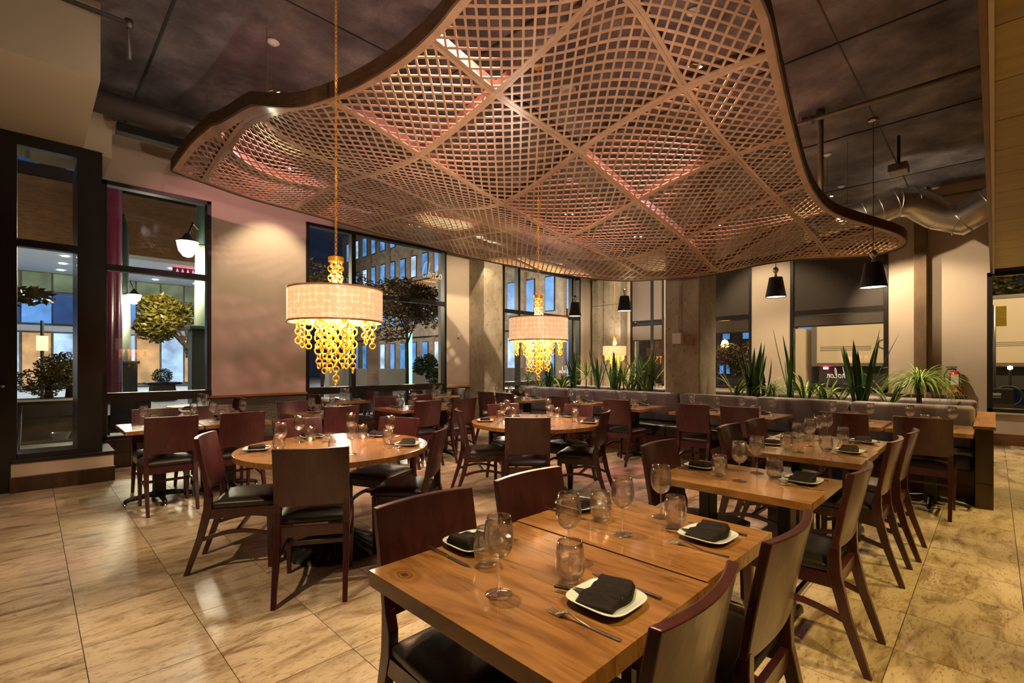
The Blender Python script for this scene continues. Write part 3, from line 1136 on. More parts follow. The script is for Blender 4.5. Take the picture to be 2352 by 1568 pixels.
chair(4.51, 0.41, 0, 1, 'olive-backed chair on the aisle side of the last pair, farther one', G7)

# ================================================================== TABLES
def cross_base(root, cx, cy, top=0.71, arm=0.27):
    MB().box(cx - 0.05, cx + 0.05, cy - 0.05, cy + 0.05, 0.045, top).build('column', 'black_iron', root, bevel=0.006)
    MB().box(cx - 0.20, cx + 0.20, cy - 0.035, cy + 0.035, top - 0.02, top + 0.002).build('top_plate', 'black_iron', root)
    for k in range(4):
        a = PI / 4 + k * PI / 2 if arm < 0.26 else k * PI / 2 + 0.02
        dx, dy = math.cos(a), math.sin(a)
        pts = []; rr = []
        for (s_, z, r) in ((0.0, 0.075, 0.032), (0.10, 0.072, 0.028), (0.20, 0.058, 0.023), (0.26, 0.052, 0.021), (0.295, 0.038, 0.020), (0.305, 0.024, 0.014)):
            pts.append((cx + dx * s_ * arm / 0.30, cy + dy * s_ * arm / 0.30, z)); rr.append(r)
        foot = MB().tube(pts, rr, 8).build('foot', 'black_iron', root, smooth=True)
        MB().lathe([(0.001, 0.0), (0.016, 0.0), (0.016, 0.012), (0.006, 0.016), (0.006, 0.030), (0.001, 0.031)], 10,
                   (cx + dx * 0.300 * arm / 0.30, cy + dy * 0.300 * arm / 0.30, 0)).build('glide', 'steel', foot, smooth=True)


def rect_table(x0, x1, y0, y1, label, group, posts=1, along='y', h=0.75, th=0.036):
    cx, cy = (x0 + x1) / 2, (y0 + y1) / 2
    root = empty('dining_table', (cx, cy, 0))
    tag(root, label, 'table', group)
    x0 -= cx; x1 -= cx; y0 -= cy; y1 -= cy
    mat = 'table_wood_cross' if along == 'x' else ('knotted_wood' if 'dark knot' in label else 'table_wood')
    # the top is a few boards glued edge to edge
    n = 4
    for k in range(n):
        if along == 'x':
            a = y0 + (y1 - y0) * k / n; b = y0 + (y1 - y0) * (k + 1) / n
            MB().box(x0, x1, a + (0.0003 if k else 0), b, h - th, h).build('top_board', mat, root, bevel=0.0004 if 0 < k < n - 1 else 0.0010)
        else:
            a = x0 + (x1 - x0) * k / n; b = x0 + (x1 - x0) * (k + 1) / n
            MB().box(a + (0.0003 if k else 0), b, y0, y1, h - th, h).build('top_board', mat, root, bevel=0.0004 if 0 < k < n - 1 else 0.0010)
    if posts == 1:
        cross_base(root, 0, 0, h - th)
    else:
        for s_ in (-1, 1):
            MB().box(-0.055, 0.055, s_ * 0.20 - 0.03, s_ * 0.20 + 0.03, 0.05, h - th).build('column', 'black_iron', root, bevel=0.005)
        MB().box(-0.04, 0.04, -0.30, 0.30, h - th - 0.02, h - th + 0.001).build('top_plate', 'black_iron', root)
        for s_ in (-1, 1):
            pts = [(-0.25, s_ * 0.20, 0.018), (-0.22, s_ * 0.20, 0.045), (-0.1, s_ * 0.20, 0.062), (0, s_ * 0.20, 0.066), (0.1, s_ * 0.20, 0.062), (0.22, s_ * 0.20, 0.045), (0.25, s_ * 0.20, 0.018)]
            MB().tube(pts, [0.016, 0.022, 0.026, 0.028, 0.026, 0.022, 0.016], 8).build('foot', 'black_iron', root, smooth=True)
    return root


GF = 'wooden tables of the front row'
GB = 'wooden tables along the banquette'
GW = 'wooden tables by the windows'
rect_table(0.71, 1.335, 0.56, 1.31, 'near wooden table top with a dark knot at its corner', GF, 1, 'y', th=0.045)
rect_table(1.345, 1.905, 0.57, 1.32, 'wooden table pushed against the knotted near table', GF, 1, 'y', th=0.045)
rect_table(2.41, 3.02, 0.565, 1.325, 'single wooden table, second in the front row', GF, 2, 'y')
rect_table(3.57, 4.18, 0.57, 1.32, 'first of the two joined tables at the end of the front row', GF, 2, 'y')
rect_table(4.19, 4.79, 0.58, 1.33, 'last joined table of the front row, nearest the banquette', GF, 2, 'y')
rect_table(0.61, 1.22, 5.53, 6.26, 'wooden table with an empty corner beside the doorway ledge', GW, 1, 'y')
rect_table(1.235, 1.85, 5.53, 6.26, 'wooden table joined to the one beside the doorway ledge', GW, 1, 'y')
rect_table(1.38, 1.99, 7.38, 8.05, 'wooden table close under the window next to the doorway', GW, 1, 'x')
rect_table(2.23, 2.86, 5.52, 6.22, 'wooden table before the stretch of green wainscot', GW, 1, 'y')
rect_table(3.42, 4.03, 5.45, 6.18, 'first of the two joined tables before the wide window', GW, 1, 'y')
rect_table(4.04, 4.65, 5.45, 6.18, 'joined table before the wide window, nearer the column', GW, 1, 'y')
rect_table(3.42, 4.05, 7.38, 8.02, 'wooden table directly under the wide window', GW, 1, 'x')
rect_table(5.32, 5.94, 7.38, 8.02, 'wooden table in the corner by the concrete column', GW, 1, 'x')
BT = [(0.13, 'by the end panel'), (0.77, 'second from the end panel'), (1.72, 'third from the end panel'), (2.34, 'opposite the free-standing column'),
      (3.36, 'just past the free-standing column'), (4.36, 'behind the far round table'), (5.48, 'second from the window-wall end'), (6.10, 'nearest the window wall')]
for (y, w) in BT:
    rect_table(5.78, 6.54, y, y + 0.61, 'wooden banquette table ' + w, GB, 1, 'x')
XB = [(0.25, 'nearest the extinguisher'), (1.45, 'before the truck window'), (2.75, 'behind the bushy planter grass'), (4.5, 'behind the free-standing column'), (6.0, 'under the small far chandelier')]
for (y, w) in XB:
    rect_table(8.60, 9.36, y, y + 0.61, 'table beyond the planter, ' + w, 'tables beyond the planter', 1, 'x')


def round_table(cx, cy, r, label):
    root = empty('round_table', (cx, cy, 0))
    tag(root, label, 'table', 'round wooden tables')
    n = 64; h = 0.752; th = 0.036
    # boards cut to the circle
    nb = 8
    for k in range(nb):
        a = -r + 2 * r * k / nb; b = -r + 2 * r * (k + 1) / nb
        a2 = max(a, -r + 1e-4); b2 = min(b, r - 1e-4)
        xs = [a2 + (b2 - a2) * t_ / 10 for t_ in range(11)]
        poly = [(x, -math.sqrt(max(r * r - x * x, 0)) ) for x in xs] + [(x, math.sqrt(max(r * r - x * x, 0))) for x in reversed(xs)]
        o = MB().prism(poly, h - th, h).build('top_board', 'table_wood', root, bevel=0.0005)
        o.rotation_euler = (0, 0, -0.9)
    MB().lathe([(0.001, 0.02), (0.055, 0.02), (0.055, h - th - 0.03), (0.14, h - th - 0.01), (0.14, h - th), (0.001, h - th)], 20).build('column', 'black_iron', root, smooth=False)
    # fluted cast base
    def fn(u, v):
        a = 2 * PI * u
        rr = 0.07 + 0.27 * v
        fl_ = 0.5 + 0.5 * math.cos(a * 24)
        R_ = rr * (1 + 0.045 * fl_ * v)
        z = 0.13 * (1 - v) ** 1.7 + 0.022 + 0.014 * fl_ * math.sin(PI * min(v * 1.05, 1)) - 0.02 * (v > 0.97)
        return (R_ * math.cos(a), R_ * math.sin(a), z)
    b = MB().grid(fn, 144, 10)
    b.build('base', 'black_iron', root, smooth=True)
    return root


RT = [(1.61, 3.46, 0.67), (3.84, 3.46, 0.70)]
round_table(*RT[0], 'nearer round wooden table on a fluted black base')
round_table(*RT[1], 'farther round wooden table under the middle chandelier')

# ================================================================== TABLEWARE
TOP = 0.7504       # tableware stands a hair above the varnish


def ring_shell(profile_out, th):
    """closed profile: outer line up, inner line back down"""
    inner = [(max(r - th, 0.0004), z) for (r, z) in reversed(profile_out)]
    return profile_out, inner


def make_wine():
    t = empty('wine_glass'); tag(t, 'wine glass', 'wine glass')
    bowl = [(0.0045, 0.094), (0.016, 0.098), (0.029, 0.109), (0.0375, 0.126), (0.0405, 0.145), (0.0395, 0.165), (0.0365, 0.185), (0.0325, 0.207)]
    inn = [(0.0315, 0.207), (0.0355, 0.185), (0.0385, 0.165), (0.0395, 0.145), (0.0365, 0.126), (0.028, 0.1105), (0.015, 0.1005), (0.0005, 0.0985)]
    MB().lathe(bowl + inn, 28).build('bowl', 'drinking_glass', t, smooth=True)
    MB().lathe([(0.0045, 0.094), (0.0035, 0.08), (0.0033, 0.04), (0.0045, 0.016), (0.008, 0.008)], 12).build('stem', 'drinking_glass', t, smooth=True)
    MB().lathe([(0.0005, 0.009), (0.008, 0.008), (0.022, 0.0045), (0.036, 0.002), (0.0365, 0.0010), (0.0355, 0.0), (0.0005, 0.0)], 28).build('foot', 'drinking_glass', t, smooth=True)
    return kids(t)


def make_tumbler():
    o = MB().lathe([(0.0005, 0.0), (0.020, 0.0), (0.028, 0.006), (0.038, 0.024), (0.0425, 0.045), (0.042, 0.068), (0.0385, 0.092), (0.0345, 0.114),
                    (0.0335, 0.114), (0.0373, 0.092), (0.0407, 0.068), (0.0412, 0.045), (0.0365, 0.026), (0.026, 0.012), (0.0005, 0.010)], 28).build('tumbler', 'drinking_glass', smooth=True)
    tag(o, 'tumbler', 'tumbler')
    return kids(o)


def make_plate():
    def sup(r, a, e=4.2):
        c, s_ = math.cos(a), math.sin(a)
        k = (abs(c) ** e + abs(s_) ** e) ** (-1 / e)
        return (r * k * c, r * k * s_)
    prof = [(0.0005, 0.006), (0.050, 0.006), (0.058, 0.008), (0.080, 0.019), (0.086, 0.020), (0.087, 0.0185), (0.082, 0.015), (0.060, 0.003), (0.048, 0.0), (0.0005, 0.0)]
    n = 48
    vs = []; fs = []
    for (r, z) in prof:
        for j in range(n):
            a = 2 * PI * j / n
            x, y = sup(r, a, 4.2 if r > 0.07 else 3.2)
            vs.append((x, y, z))
    for i in range(len(prof) - 1):
        for j in range(n):
            j2 = (j + 1) % n
            fs.append((i * n + j, (i + 1) * n + j, (i + 1) * n + j2, i * n + j2))
    fs = [tuple(reversed(f)) for f in fs]
    o = MB().add(vs, fs).build('plate', 'ceramic', smooth=True)
    tag(o, 'plate', 'plate')
    return kids(o)


def make_napkin():
    """cloth folded to a pouch with three diagonal tucks"""
    def top(u, v):
        x = (u - 0.5) * 0.148; y = (v - 0.5) * 0.100
        s_ = u + 0.16 * (v - 0.5)
        st = 0.0
        for c, h in ((0.30, 0.0085), (0.60, 0.007), (0.80, 0.005)):
            w = (s_ - c) / 0.022
            st += h / (1 + math.exp(-max(-20, min(20, w * 3)))) - h * 0.8 * max(0, s_ - c)
        e = min(u, 1 - u, v, 1 - v)
        z = 0.015 + st * 1.5 + 0.0015 * math.sin(6 * u + 3 * v)
        z *= min(1, 0.62 + e * 7)
        y += 0.006 * math.sin(7 * u)
        x += 0.004 * math.sin(5 * v + 1)
        return (x, y, 0.0085 + z)
    nu, nv = 26, 14
    mb = MB().grid(top, nu, nv)
    nb = len(mb.v)
    mb.add([(x * 0.97, y * 0.97, 0.0085) for (x, y, z) in mb.v[:nb]], [])
    W = nv + 1
    for i in range(nu):
        mb.f.append((i * W, nb + i * W, nb + (i + 1) * W, (i + 1) * W))
        mb.f.append((i * W + nv, (i + 1) * W + nv, nb + (i + 1) * W + nv, nb + i * W + nv))
    for j in range(nv):
        mb.f.append((j, j + 1, nb + j + 1, nb + j))
        mb.f.append((nu * W + j, nb + nu * W + j, nb + nu * W + j + 1, nu * W + j + 1))
    o = mb.build('napkin', 'napkin_cloth', smooth=True)
    tag(o, 'napkin', 'napkin')
    return kids(o)


def flat_bar(outline, zfun, th=0.0022):
    """outline rows: (y, half width); z from zfun(y)"""
    mb = MB()
    vs = []; fs = []
    for (y, w) in outline:
        z = zfun(y)
        vs += [(-w, y, z), (w, y, z), (w * 0.8, y, z + th), (-w * 0.8, y, z + th)]
    n = len(outline)
    fs.append((3, 2, 1, 0))
    for i in range(n - 1):
        for j in range(4):
            fs.append((i * 4 + j, i * 4 + (j + 1) % 4, i * 4 + 4 + (j + 1) % 4, i * 4 + 4 + j))
    e = (n - 1) * 4
    fs.append((e, e + 1, e + 2, e + 3))
    return mb.add(vs, fs)


def make_fork():
    # lies along y, tines at +y
    zf = lambda y: 0.0006 + (0.012 * math.sin(PI * max(0, min(1, (y + 0.0) / 0.075))) ** 1.3 if 0 <= y <= 0.075 else 0) + (0.004 * max(0, (y - 0.075) / 0.03))
    t = empty('fork'); tag(t, 'fork', 'fork')
    flat_bar([(-0.100, 0.0045), (-0.097, 0.006), (-0.06, 0.0055), (-0.02, 0.0040), (0.015, 0.0030), (0.035, 0.0032), (0.045, 0.0075), (0.055, 0.0115), (0.066, 0.012)], zf, 0.003).build('handle', 'steel', t, smooth=False, bevel=0.0006)
    for k in range(4):
        x = -0.0098 + 0.00653 * k
        mb = MB()
        pts = [(x, 0.064, zf(0.064) + 0.001), (x, 0.078, zf(0.075) + 0.001), (x, 0.092, 0.003), (x * 0.97, 0.105, 0.0055)]
        mb.tube(pts, [0.0017, 0.0016, 0.0013, 0.0006], 6).build('tine', 'steel', t, smooth=True)
    return kids(t)


def make_knife():
    t = empty('knife'); tag(t, 'knife', 'knife')
    zf = lambda y: 0.0006
    flat_bar([(-0.110, 0.0055), (-0.106, 0.007), (-0.05, 0.0060), (-0.005, 0.0048)], zf, 0.0055).build('handle', 'steel', t, bevel=0.001)
    flat_bar([(-0.006, 0.0045), (0.0, 0.007), (0.06, 0.0085), (0.090, 0.007), (0.108, 0.001)], zf, 0.0018).build('blade', 'steel', t, bevel=0.0004)
    return kids(t)


def make_sticks():
    t = empty('chopsticks'); tag(t, 'chopsticks', 'chopsticks')
    for s_ in (-1, 1):
        MB().sweep([(s_ * 0.0045, 0, 0)] * 1 + [(s_ * 0.0045, 0, 0)], [(0.001, 0.001)] * 2)
        mb = MB()
        mb.hexa([(s_ * 0.0046 - 0.0034, -0.085, 0.024), (s_ * 0.0046 + 0.0034, -0.085, 0.024), (s_ * 0.0046 + 0.0028, 0.105, 0.010), (s_ * 0.0046 - 0.0028, 0.105, 0.010)],
                [(s_ * 0.0046 - 0.0034, -0.085, 0.0306), (s_ * 0.0046 + 0.0034, -0.085, 0.0306), (s_ * 0.0046 + 0.0028, 0.105, 0.0155), (s_ * 0.0046 - 0.0028, 0.105, 0.0155)])
        mb.build('stick', 'lacquer', t)
    return kids(t)


wine0, tumb0, plate0, nap0, fork0, knife0, stick0 = make_wine(), make_tumbler(), make_plate(), make_napkin(), make_fork(), make_knife(), make_sticks()


def setting(px, py, fx, fy, where, tname, wine=(0.15, 0.25), tumb=(0.03, 0.145), cutlery=True, sticks=True, plate=True, h=TOP, jit=0.0):
    """place setting whose plate is at (px,py); the guest looks along (fx,fy)"""
    L = math.hypot(fx, fy); fx /= L; fy /= L
    rx, ry = fy, -fx                 # guest's right hand
    rz = math.atan2(fy, fx) - PI / 2
    def at(a, b):
        return (px + rx * a + fx * b, py + ry * a + fy * b)
    j = lambda s_=jit: RNG.uniform(-s_, s_)
    w = ' at the ' + where
    if plate:
        place(plate0, (px, py, h), rz + j(0.06), 'white squarish plate' + w, 'plates ' + tname)
        place(nap0, (px, py, h), rz + 0.12 + j(0.15), 'folded dark napkin' + w, 'napkins ' + tname)
    if wine:
        x, y = at(wine[0] + j(), wine[1] + j())
        place(wine0, (x, y, h), RNG.uniform(0, 6), 'stemmed wine glass' + w, 'wine glasses ' + tname)
    if tumb:
        x, y = at(tumb[0] + j(), tumb[1] + j())
        place(tumb0, (x, y, h), RNG.uniform(0, 6), 'empty stemless tumbler' + w, 'tumblers ' + tname)
    if cutlery:
        x, y = at(-0.125, -0.02)
        place(fork0, (x, y, h), rz + 0.03 + j(0.05), 'steel fork' + w, 'forks ' + tname)
        x, y = at(0.118, 0.02)
        place(knife0, (x, y, h), rz - 0.03 + j(0.05), 'steel table knife' + w, 'knives ' + tname)
    if sticks:
        x, y = at(-0.015, 0.035)
        place(stick0, (x, y, h), rz + 0.22, 'dark chopsticks' + w, 'chopsticks ' + tname)


gF = 'on the front row'
setting(1.04, 0.70, 0, 1, 'aisle-side place of the near knotted table', gF, (0.15, 0.24), (0.03, 0.14))
setting(1.055, 1.275 - 0.035, 0, -1, 'far-side place of the near knotted table', gF, (0.175, 0.31), (0.075, 0.155))
setting(1.68, 0.71, 0, 1, 'aisle-side place of the front table beyond the seam', gF, (0.10, 0.23), (0.04, 0.14))
setting(1.66, 1.255, 0, -1, 'far-side place of the front table beyond the seam', gF, (0.16, 0.315), (0.08, 0.165))
setting(2.82, 0.70, 0, 1, 'aisle-side place of the single front-row table', gF, (0.06, 0.24), (-0.01, 0.13))
setting(2.80, 1.22, 0, -1, 'far-side place of the single front-row table', gF, (0.18, 0.28), (0.14, 0.16))
setting(3.99, 0.71, 0, 1, 'aisle-side place of the first last-pair table', gF, (0.11, 0.26), (-0.06, 0.12))
setting(3.98, 1.20, 0, -1, 'far-side place of the first last-pair table', gF, (0.22, 0.24), (0.15, 0.15))
setting(4.58, 0.72, 0, 1, 'aisle-side place of the last front-row table', gF, (0.05, 0.25), (-0.01, 0.13))
setting(4.52, 1.20, 0, -1, 'far-side place of the last front-row table', gF, (0.07, 0.21), (0.12, 0.15))

gW = 'on the window-side tables'
for (cx, y0, y1, nm) in ((0.93, 5.53, 6.26, 'table by the doorway ledge'), (1.53, 5.53, 6.26, 'second table from the ledge'), (2.55, 5.52, 6.22, 'table before the green wainscot'),
                         (3.72, 5.45, 6.18, 'first wide-window table'), (4.34, 5.45, 6.18, 'wide-window table nearer the column')):
    if nm != 'table by the doorway ledge':
        setting(cx, y0 + 0.14, 0, 1, 'near side of ' + nm, gW, cutlery=False, sticks=False, jit=0.015)
    else:
        setting(cx + 0.12, y0 + 0.14, 0, 1, 'near side of ' + nm, gW, cutlery=False, sticks=False, jit=0.015)
    setting(cx, y1 - 0.14, 0, -1, 'window side of ' + nm.replace(', ', ' ').replace('wide-window pair', 'wide-window pair'), gW, cutlery=False, sticks=False, jit=0.015)
for (x0, x1, cy, nm) in ((1.38, 1.99, 7.70, 'table under the window by the doorway'), (3.42, 4.05, 7.70, 'table under the wide window'), (5.32, 5.94, 7.70, 'corner table by the column')):
    setting(x0 + 0.13, cy, 1, 0, 'doorway end of the ' + nm, gW, (0.10, 0.18), (0.0, 0.13), cutlery=False, sticks=False, jit=0.01)
    setting(x1 - 0.13, cy, -1, 0, 'column end of the ' + nm, gW, (0.10, 0.18), (0.0, 0.13), cutlery=False, sticks=False, jit=0.01)
gB = 'on the banquette tables'
for (y, w) in BT:
    cy = y + 0.305
    setting(5.78 + 0.15, cy, 1, 0, 'chair side of banquette table ' + w, gB, (0.16, 0.24), (0.05, 0.16), cutlery=False, sticks=False, jit=0.012)
    setting(6.54 - 0.15, cy, -1, 0, 'bench side of banquette table ' + w, gB, (0.16, 0.22), (0.05, 0.16), cutlery=False, sticks=False, jit=0.012)
for (y, w) in XB:
    for s_, q in ((-1, 'bench side'), (1, 'far side')):
        place(wine0, (8.98 + s_ * 0.16, y + 0.30 + s_ * 0.13, TOP), 0, 'wine glass beyond the planter, %s, %s' % (q, w), 'wine glasses beyond the planter')
        place(tumb0, (8.98 + s_ * 0.20, y + 0.30 - s_ * 0.06, TOP), 0, 'tumbler beyond the planter, %s, %s' % (q, w), 'tumblers beyond the planter')
H2 = 0.7524
for (cx, cy, r), nm, seats in ((RT[0], 'near round table', [((1.14, 2.77), 'hidden front place'), ((0.84, 3.82), 'doorway-end place'), ((2.19, 2.93), 'place between the round tables'), ((2.37, 3.80), 'column-side place'), ((1.68, 4.38), 'window-wall place')]),
                              (RT[1], 'far round table', [((3.17, 2.97), 'hidden front place'), ((3.20, 4.01), 'window-wall place'), ((4.16, 2.79), 'aisle-end place'), ((4.06, 4.22), 'column-side place'), ((4.62, 3.48), 'banquette-side place')])):
    for (sx, sy), w in seats:
        dx, dy = cx - sx, cy - sy
        L = math.hypot(dx, dy); dx /= L; dy /= L
        setting(cx - dx * (r - 0.145), cy - dy * (r - 0.145), dx, dy, w + ' of the ' + nm, 'on the round tables', (0.16, 0.17), (0.06, 0.15), cutlery=nm.startswith('near'), sticks=nm.startswith('near'), h=H2, jit=0.01)
    # little clear card holder in the middle
    hd = MB().box(-0.05, 0.05, -0.001, 0.001, 0.0, 0.075).box(-0.05, 0.05, -0.03, 0.03, 0.0, 0.002).build('card_holder', 'drinking_glass')
    hd.location = (cx + 0.05, cy + 0.22, H2); hd.rotation_euler = (0, 0, -0.75)
    tag(hd, 'small clear upright card holder in the middle of the ' + nm, 'card holder', 'card holders')

# ================================================================== BANQUETTE, PLANTER
bq = empty('banquette', (6.8, 3.4, 0)); tag(bq, 'long grey upholstered banquette facing the dining tables', 'banquette')
SEAMS = [0.14 + 1.083 * k for k in range(7)]


def cushion(x0, x1, y0, y1, z0, z1, r=0.035):
    mb = MB(); mb.box(x0, x1, y0, y1, z0, z1)
    return mb


for k in range(6):
    y0, y1 = SEAMS[k] - 3.4 + 0.004, SEAMS[k + 1] - 3.4 - 0.004
    b = MB().hexa([(0.22, y0, 0.46), (0.36, y0, 0.46), (0.36, y1, 0.46), (0.22, y1, 0.46)], [(0.15, y0, 0.915), (0.36, y0, 0.915), (0.36, y1, 0.915), (0.15, y1, 0.915)])
    b.build('back_cushion', 'bench_fabric', bq, smooth=True, bevel=0.045, seg=4)
    MB().box(-0.28, 0.22, y0, y1, 0.30, 0.465).build('seat_cushion', 'bench_vinyl', bq, smooth=True, bevel=0.035, seg=4)
MB().box(-0.12, 0.36, -3.26, 3.24, 0.0, 0.30).build('wooden_base', 'bench_wood', bq)
bq2 = empty('banquette', (8.15, 3.4, 0)); tag(bq2, 'grey banquette behind the planter, facing the far wall', 'banquette')
for k in range(6):
    y0, y1 = SEAMS[k] - 3.4 + 0.004, SEAMS[k + 1] - 3.4 - 0.004
    MB().hexa([(-0.22, y0, 0.46), (-0.05, y0, 0.46), (-0.05, y1, 0.46), (-0.22, y1, 0.46)], [(-0.22, y0, 0.925), (0.0, y0, 0.925), (0.0, y1, 0.925), (-0.22, y1, 0.925)]).build('back_cushion', 'bench_fabric', bq2, smooth=True, bevel=0.045, seg=4)
    MB().box(-0.05, 0.40, y0, y1, 0.30, 0.465).build('seat_cushion', 'bench_vinyl', bq2, smooth=True, bevel=0.035, seg=4)
MB().box(-0.2, 0.30, -3.26, 3.24, 0.0, 0.30).build('wooden_base', 'bench_wood', bq2)
ep = empty('end_panel', (7.3, 0.07, 0)); tag(ep, 'dark wood end panel with a lighter cap closing off the banquette', 'panel')
MB().box(-0.97, 0.98, -0.065, 0.06, 0.0, 0.745).build('body', 'dark_wood', ep, bevel=0.003)
MB().box(-0.985, 0.995, -0.08, 0.075, 0.745, 0.775).build('cap', 'rail_wood', ep, bevel=0.003)
MB().box(-0.975, -0.970, -0.06, 0.055, 0.235, 0.240).build('joint_line', 'black_frame', ep)
planter = empty('planter', (7.52, 3.4, 0)); tag(planter, 'long planter trough between the two banquette backs', 'planter')
for (y0, y1) in ((0.15, 3.15), (3.75, 7.25)):
    MB().box(-0.32, 0.36, y0 - 3.4, y1 - 3.4, 0.0, 0.80).build('trough', 'dark_wood', planter)
    MB().box(-0.28, 0.32, y0 - 3.37, y1 - 3.43, 0.79, 0.815).build('soil', 'soil', planter)


def blade(mb, base, az, lean, length, w, curl=0.0, n=8, tip=0.15, fold=0.25):
    """a strap leaf with thickness, growing from base"""
    dx, dy = math.cos(az), math.sin(az)
    sx, sy = -dy, dx
    p = Vector(base)
    ang = lean
    rows = []
    for i in range(n + 1):
        t_ = i / n
        ww = w * (0.65 + 0.9 * t_ - 0.55 * t_ * t_) * (1 if t_ < 0.6 else max(0.02, 1 - ((t_ - 0.6) / 0.4) ** 1.8))
        rows.append((p.copy(), ww, ang))
        step_ = length / n
        p = p + Vector((dx * math.sin(ang), dy * math.sin(ang), math.cos(ang))) * step_
        ang += curl / n
    vs = []; fs = []
    for (q, ww, a) in rows:
        nx, nz = -math.cos(a), math.sin(a)
        f_ = fold * ww
        vs += [(q.x + sx * ww + dx * nx * -f_, q.y + sy * ww + dy * nx * -f_, q.z + nz * f_), (q.x, q.y, q.z), (q.x - sx * ww + dx * nx * -f_, q.y - sy * ww + dy * nx * -f_, q.z + nz * f_),
               (q.x + dx * nx * 0.003, q.y + dy * nx * 0.003, q.z + nz * 0.003 - 0.001)]
    for i in range(len(rows) - 1):
        k = i * 4
        fs += [(k, k + 1, k + 5, k + 4), (k + 1, k + 2, k + 6, k + 5), (k + 2, k + 3, k + 7, k + 6), (k + 3, k, k + 4, k + 7)]
    mb.add(vs, fs)


def plant(u, x, kind, label, hgt, n):
    t_ = (u - 1176) / 1108.0
    y = x * (1 - t_) / (1 + t_)
    root = empty('potted_plant', (x, y, 0.81)); tag(root, label, 'plant', 'plants along the planter')
    rg = random.Random(u)
    if kind == 'snake':
        for k in range(n):
            mb = MB()
            b = (rg.uniform(-0.06, 0.06), rg.uniform(-0.06, 0.06), 0)
            blade(mb, b, rg.uniform(0, 6.28), rg.uniform(0.03, 0.32), hgt * rg.uniform(0.55, 1.12), rg.uniform(0.022, 0.034), rg.uniform(-0.1, 0.25), 9)
            mb.build('leaf', 'snake_leaf' if rg.random() < 0.6 else 'dark_leaf', root, smooth=True)
    elif kind == 'strap':
        for k in range(n):
            mb = MB()
            blade(mb, (rg.uniform(-0.04, 0.04), rg.uniform(-0.04, 0.04), 0), rg.uniform(0, 6.28), rg.uniform(0.15, 0.6), hgt * rg.uniform(0.7, 1.25), rg.uniform(0.012, 0.022), rg.uniform(0.4, 1.6), 10)
            mb.build('leaf', 'lime_leaf', root, smooth=True)
    elif kind == 'spiky':
        MB().tube([(0, 0, 0), (0.01, 0, hgt * 0.45)], 0.010, 6).build('stem', 'bark', root)
        mb = MB()
        for k in range(n):
            blade(mb, (0.01, 0, hgt * 0.45), rg.uniform(0, 6.28), rg.uniform(0.15, 1.9), hgt * rg.uniform(0.35, 0.6), 0.006, rg.uniform(0.1, 0.5), 5)
        tag(mb.build('foliage', 'lime_leaf', root), kind='stuff')
    elif kind == 'ponytail':
        MB().tube([(0, 0, 0), (0.01, 0.01, 0.30)], [0.03, 0.018], 8).build('stem', 'bark', root)
        mb = MB()
        for k in range(n):
            blade(mb, (rg.uniform(-0.02, 0.02), rg.uniform(-0.02, 0.02), 0.26 + 0.06 * rg.random()), rg.uniform(0, 6.28), rg.uniform(0.2, 1.1), hgt * rg.uniform(0.6, 1.0), rg.uniform(0.004, 0.007), rg.uniform(1.6, 2.6), 10)
        tag(mb.build('foliage', 'lime_leaf', root), kind='stuff')
    elif kind == 'grass':
        mb = MB()
        for k in range(n):
            blade(mb, (rg.uniform(-0.03, 0.03), rg.uniform(-0.03, 0.03), hgt * 0.3 * rg.random()), rg.uniform(0, 6.28), rg.uniform(0.05, 0.7), hgt * rg.uniform(0.6, 1.15), rg.uniform(0.0035, 0.006), rg.uniform(1.2, 3.0), 9)
        tag(mb.build('foliage', 'lime_leaf', root), kind='stuff')
    return root


plant(1212, 7.45, 'spiky', 'spiky narrow-leaved plant under the middle chandelier', 0.55, 60)
plant(1262, 7.45, 'snake', 'clump of upright strap leaves just behind the ring strands', 0.62, 12)
plant(1318, 7.5, 'snake', 'tall dark sword-leaved plant beside the third window edge', 0.80, 12)
plant(1346, 7.45, 'spiky', 'pale starry dracaena tuft between two sword plants', 0.72, 70)
plant(1378, 7.5, 'snake', 'sword-leaved plant before the corner concrete', 0.80, 10)
plant(1412, 7.45, 'snake', 'yellow-green sword plant below the small far chandelier', 0.78, 9)
plant(1448, 7.5, 'strap', 'arching strap plant with one long drooping leaf', 0.75, 16)
plant(1470, 7.55, 'snake', 'dark sword plant leaning toward the free-standing column', 0.70, 10)
plant(1498, 7.38, 'snake', 'tallest dark sword plant touching the free-standing column', 0.95, 9)
plant(1690, 7.5, 'strap', 'thin long-leaved plant just past the free-standing column', 0.55, 12)
plant(1728, 7.45, 'snake', 'tall sword plant before the plain wall pier', 0.82, 11)
plant(1770, 7.45, 'grass', 'dense curly grass clump in the middle of the planter', 0.42, 150)
plant(1815, 7.5, 'snake', 'sword plant with a single very tall leaf before the pier', 0.98, 7)
plant(1850, 7.5, 'strap', 'loose arching leaves left of the rosette plant', 0.55, 10)
plant(1895, 7.4, 'strap', 'light green rosette of broad short leaves', 0.36, 18)
plant(1975, 7.45, 'snake', 'tall dark sword plant in front of the truck window', 0.92, 13)
plant(2045, 7.5, 'strap', 'sparse arching leaves before the ponytail plant', 0.48, 9)
plant(2112, 7.4, 'ponytail', 'big ponytail plant with cascading thin leaves near the extinguisher', 0.55, 190)
plant(2205, 7.4, 'strap', 'low trailing leaves at the end of the planter', 0.13, 7)

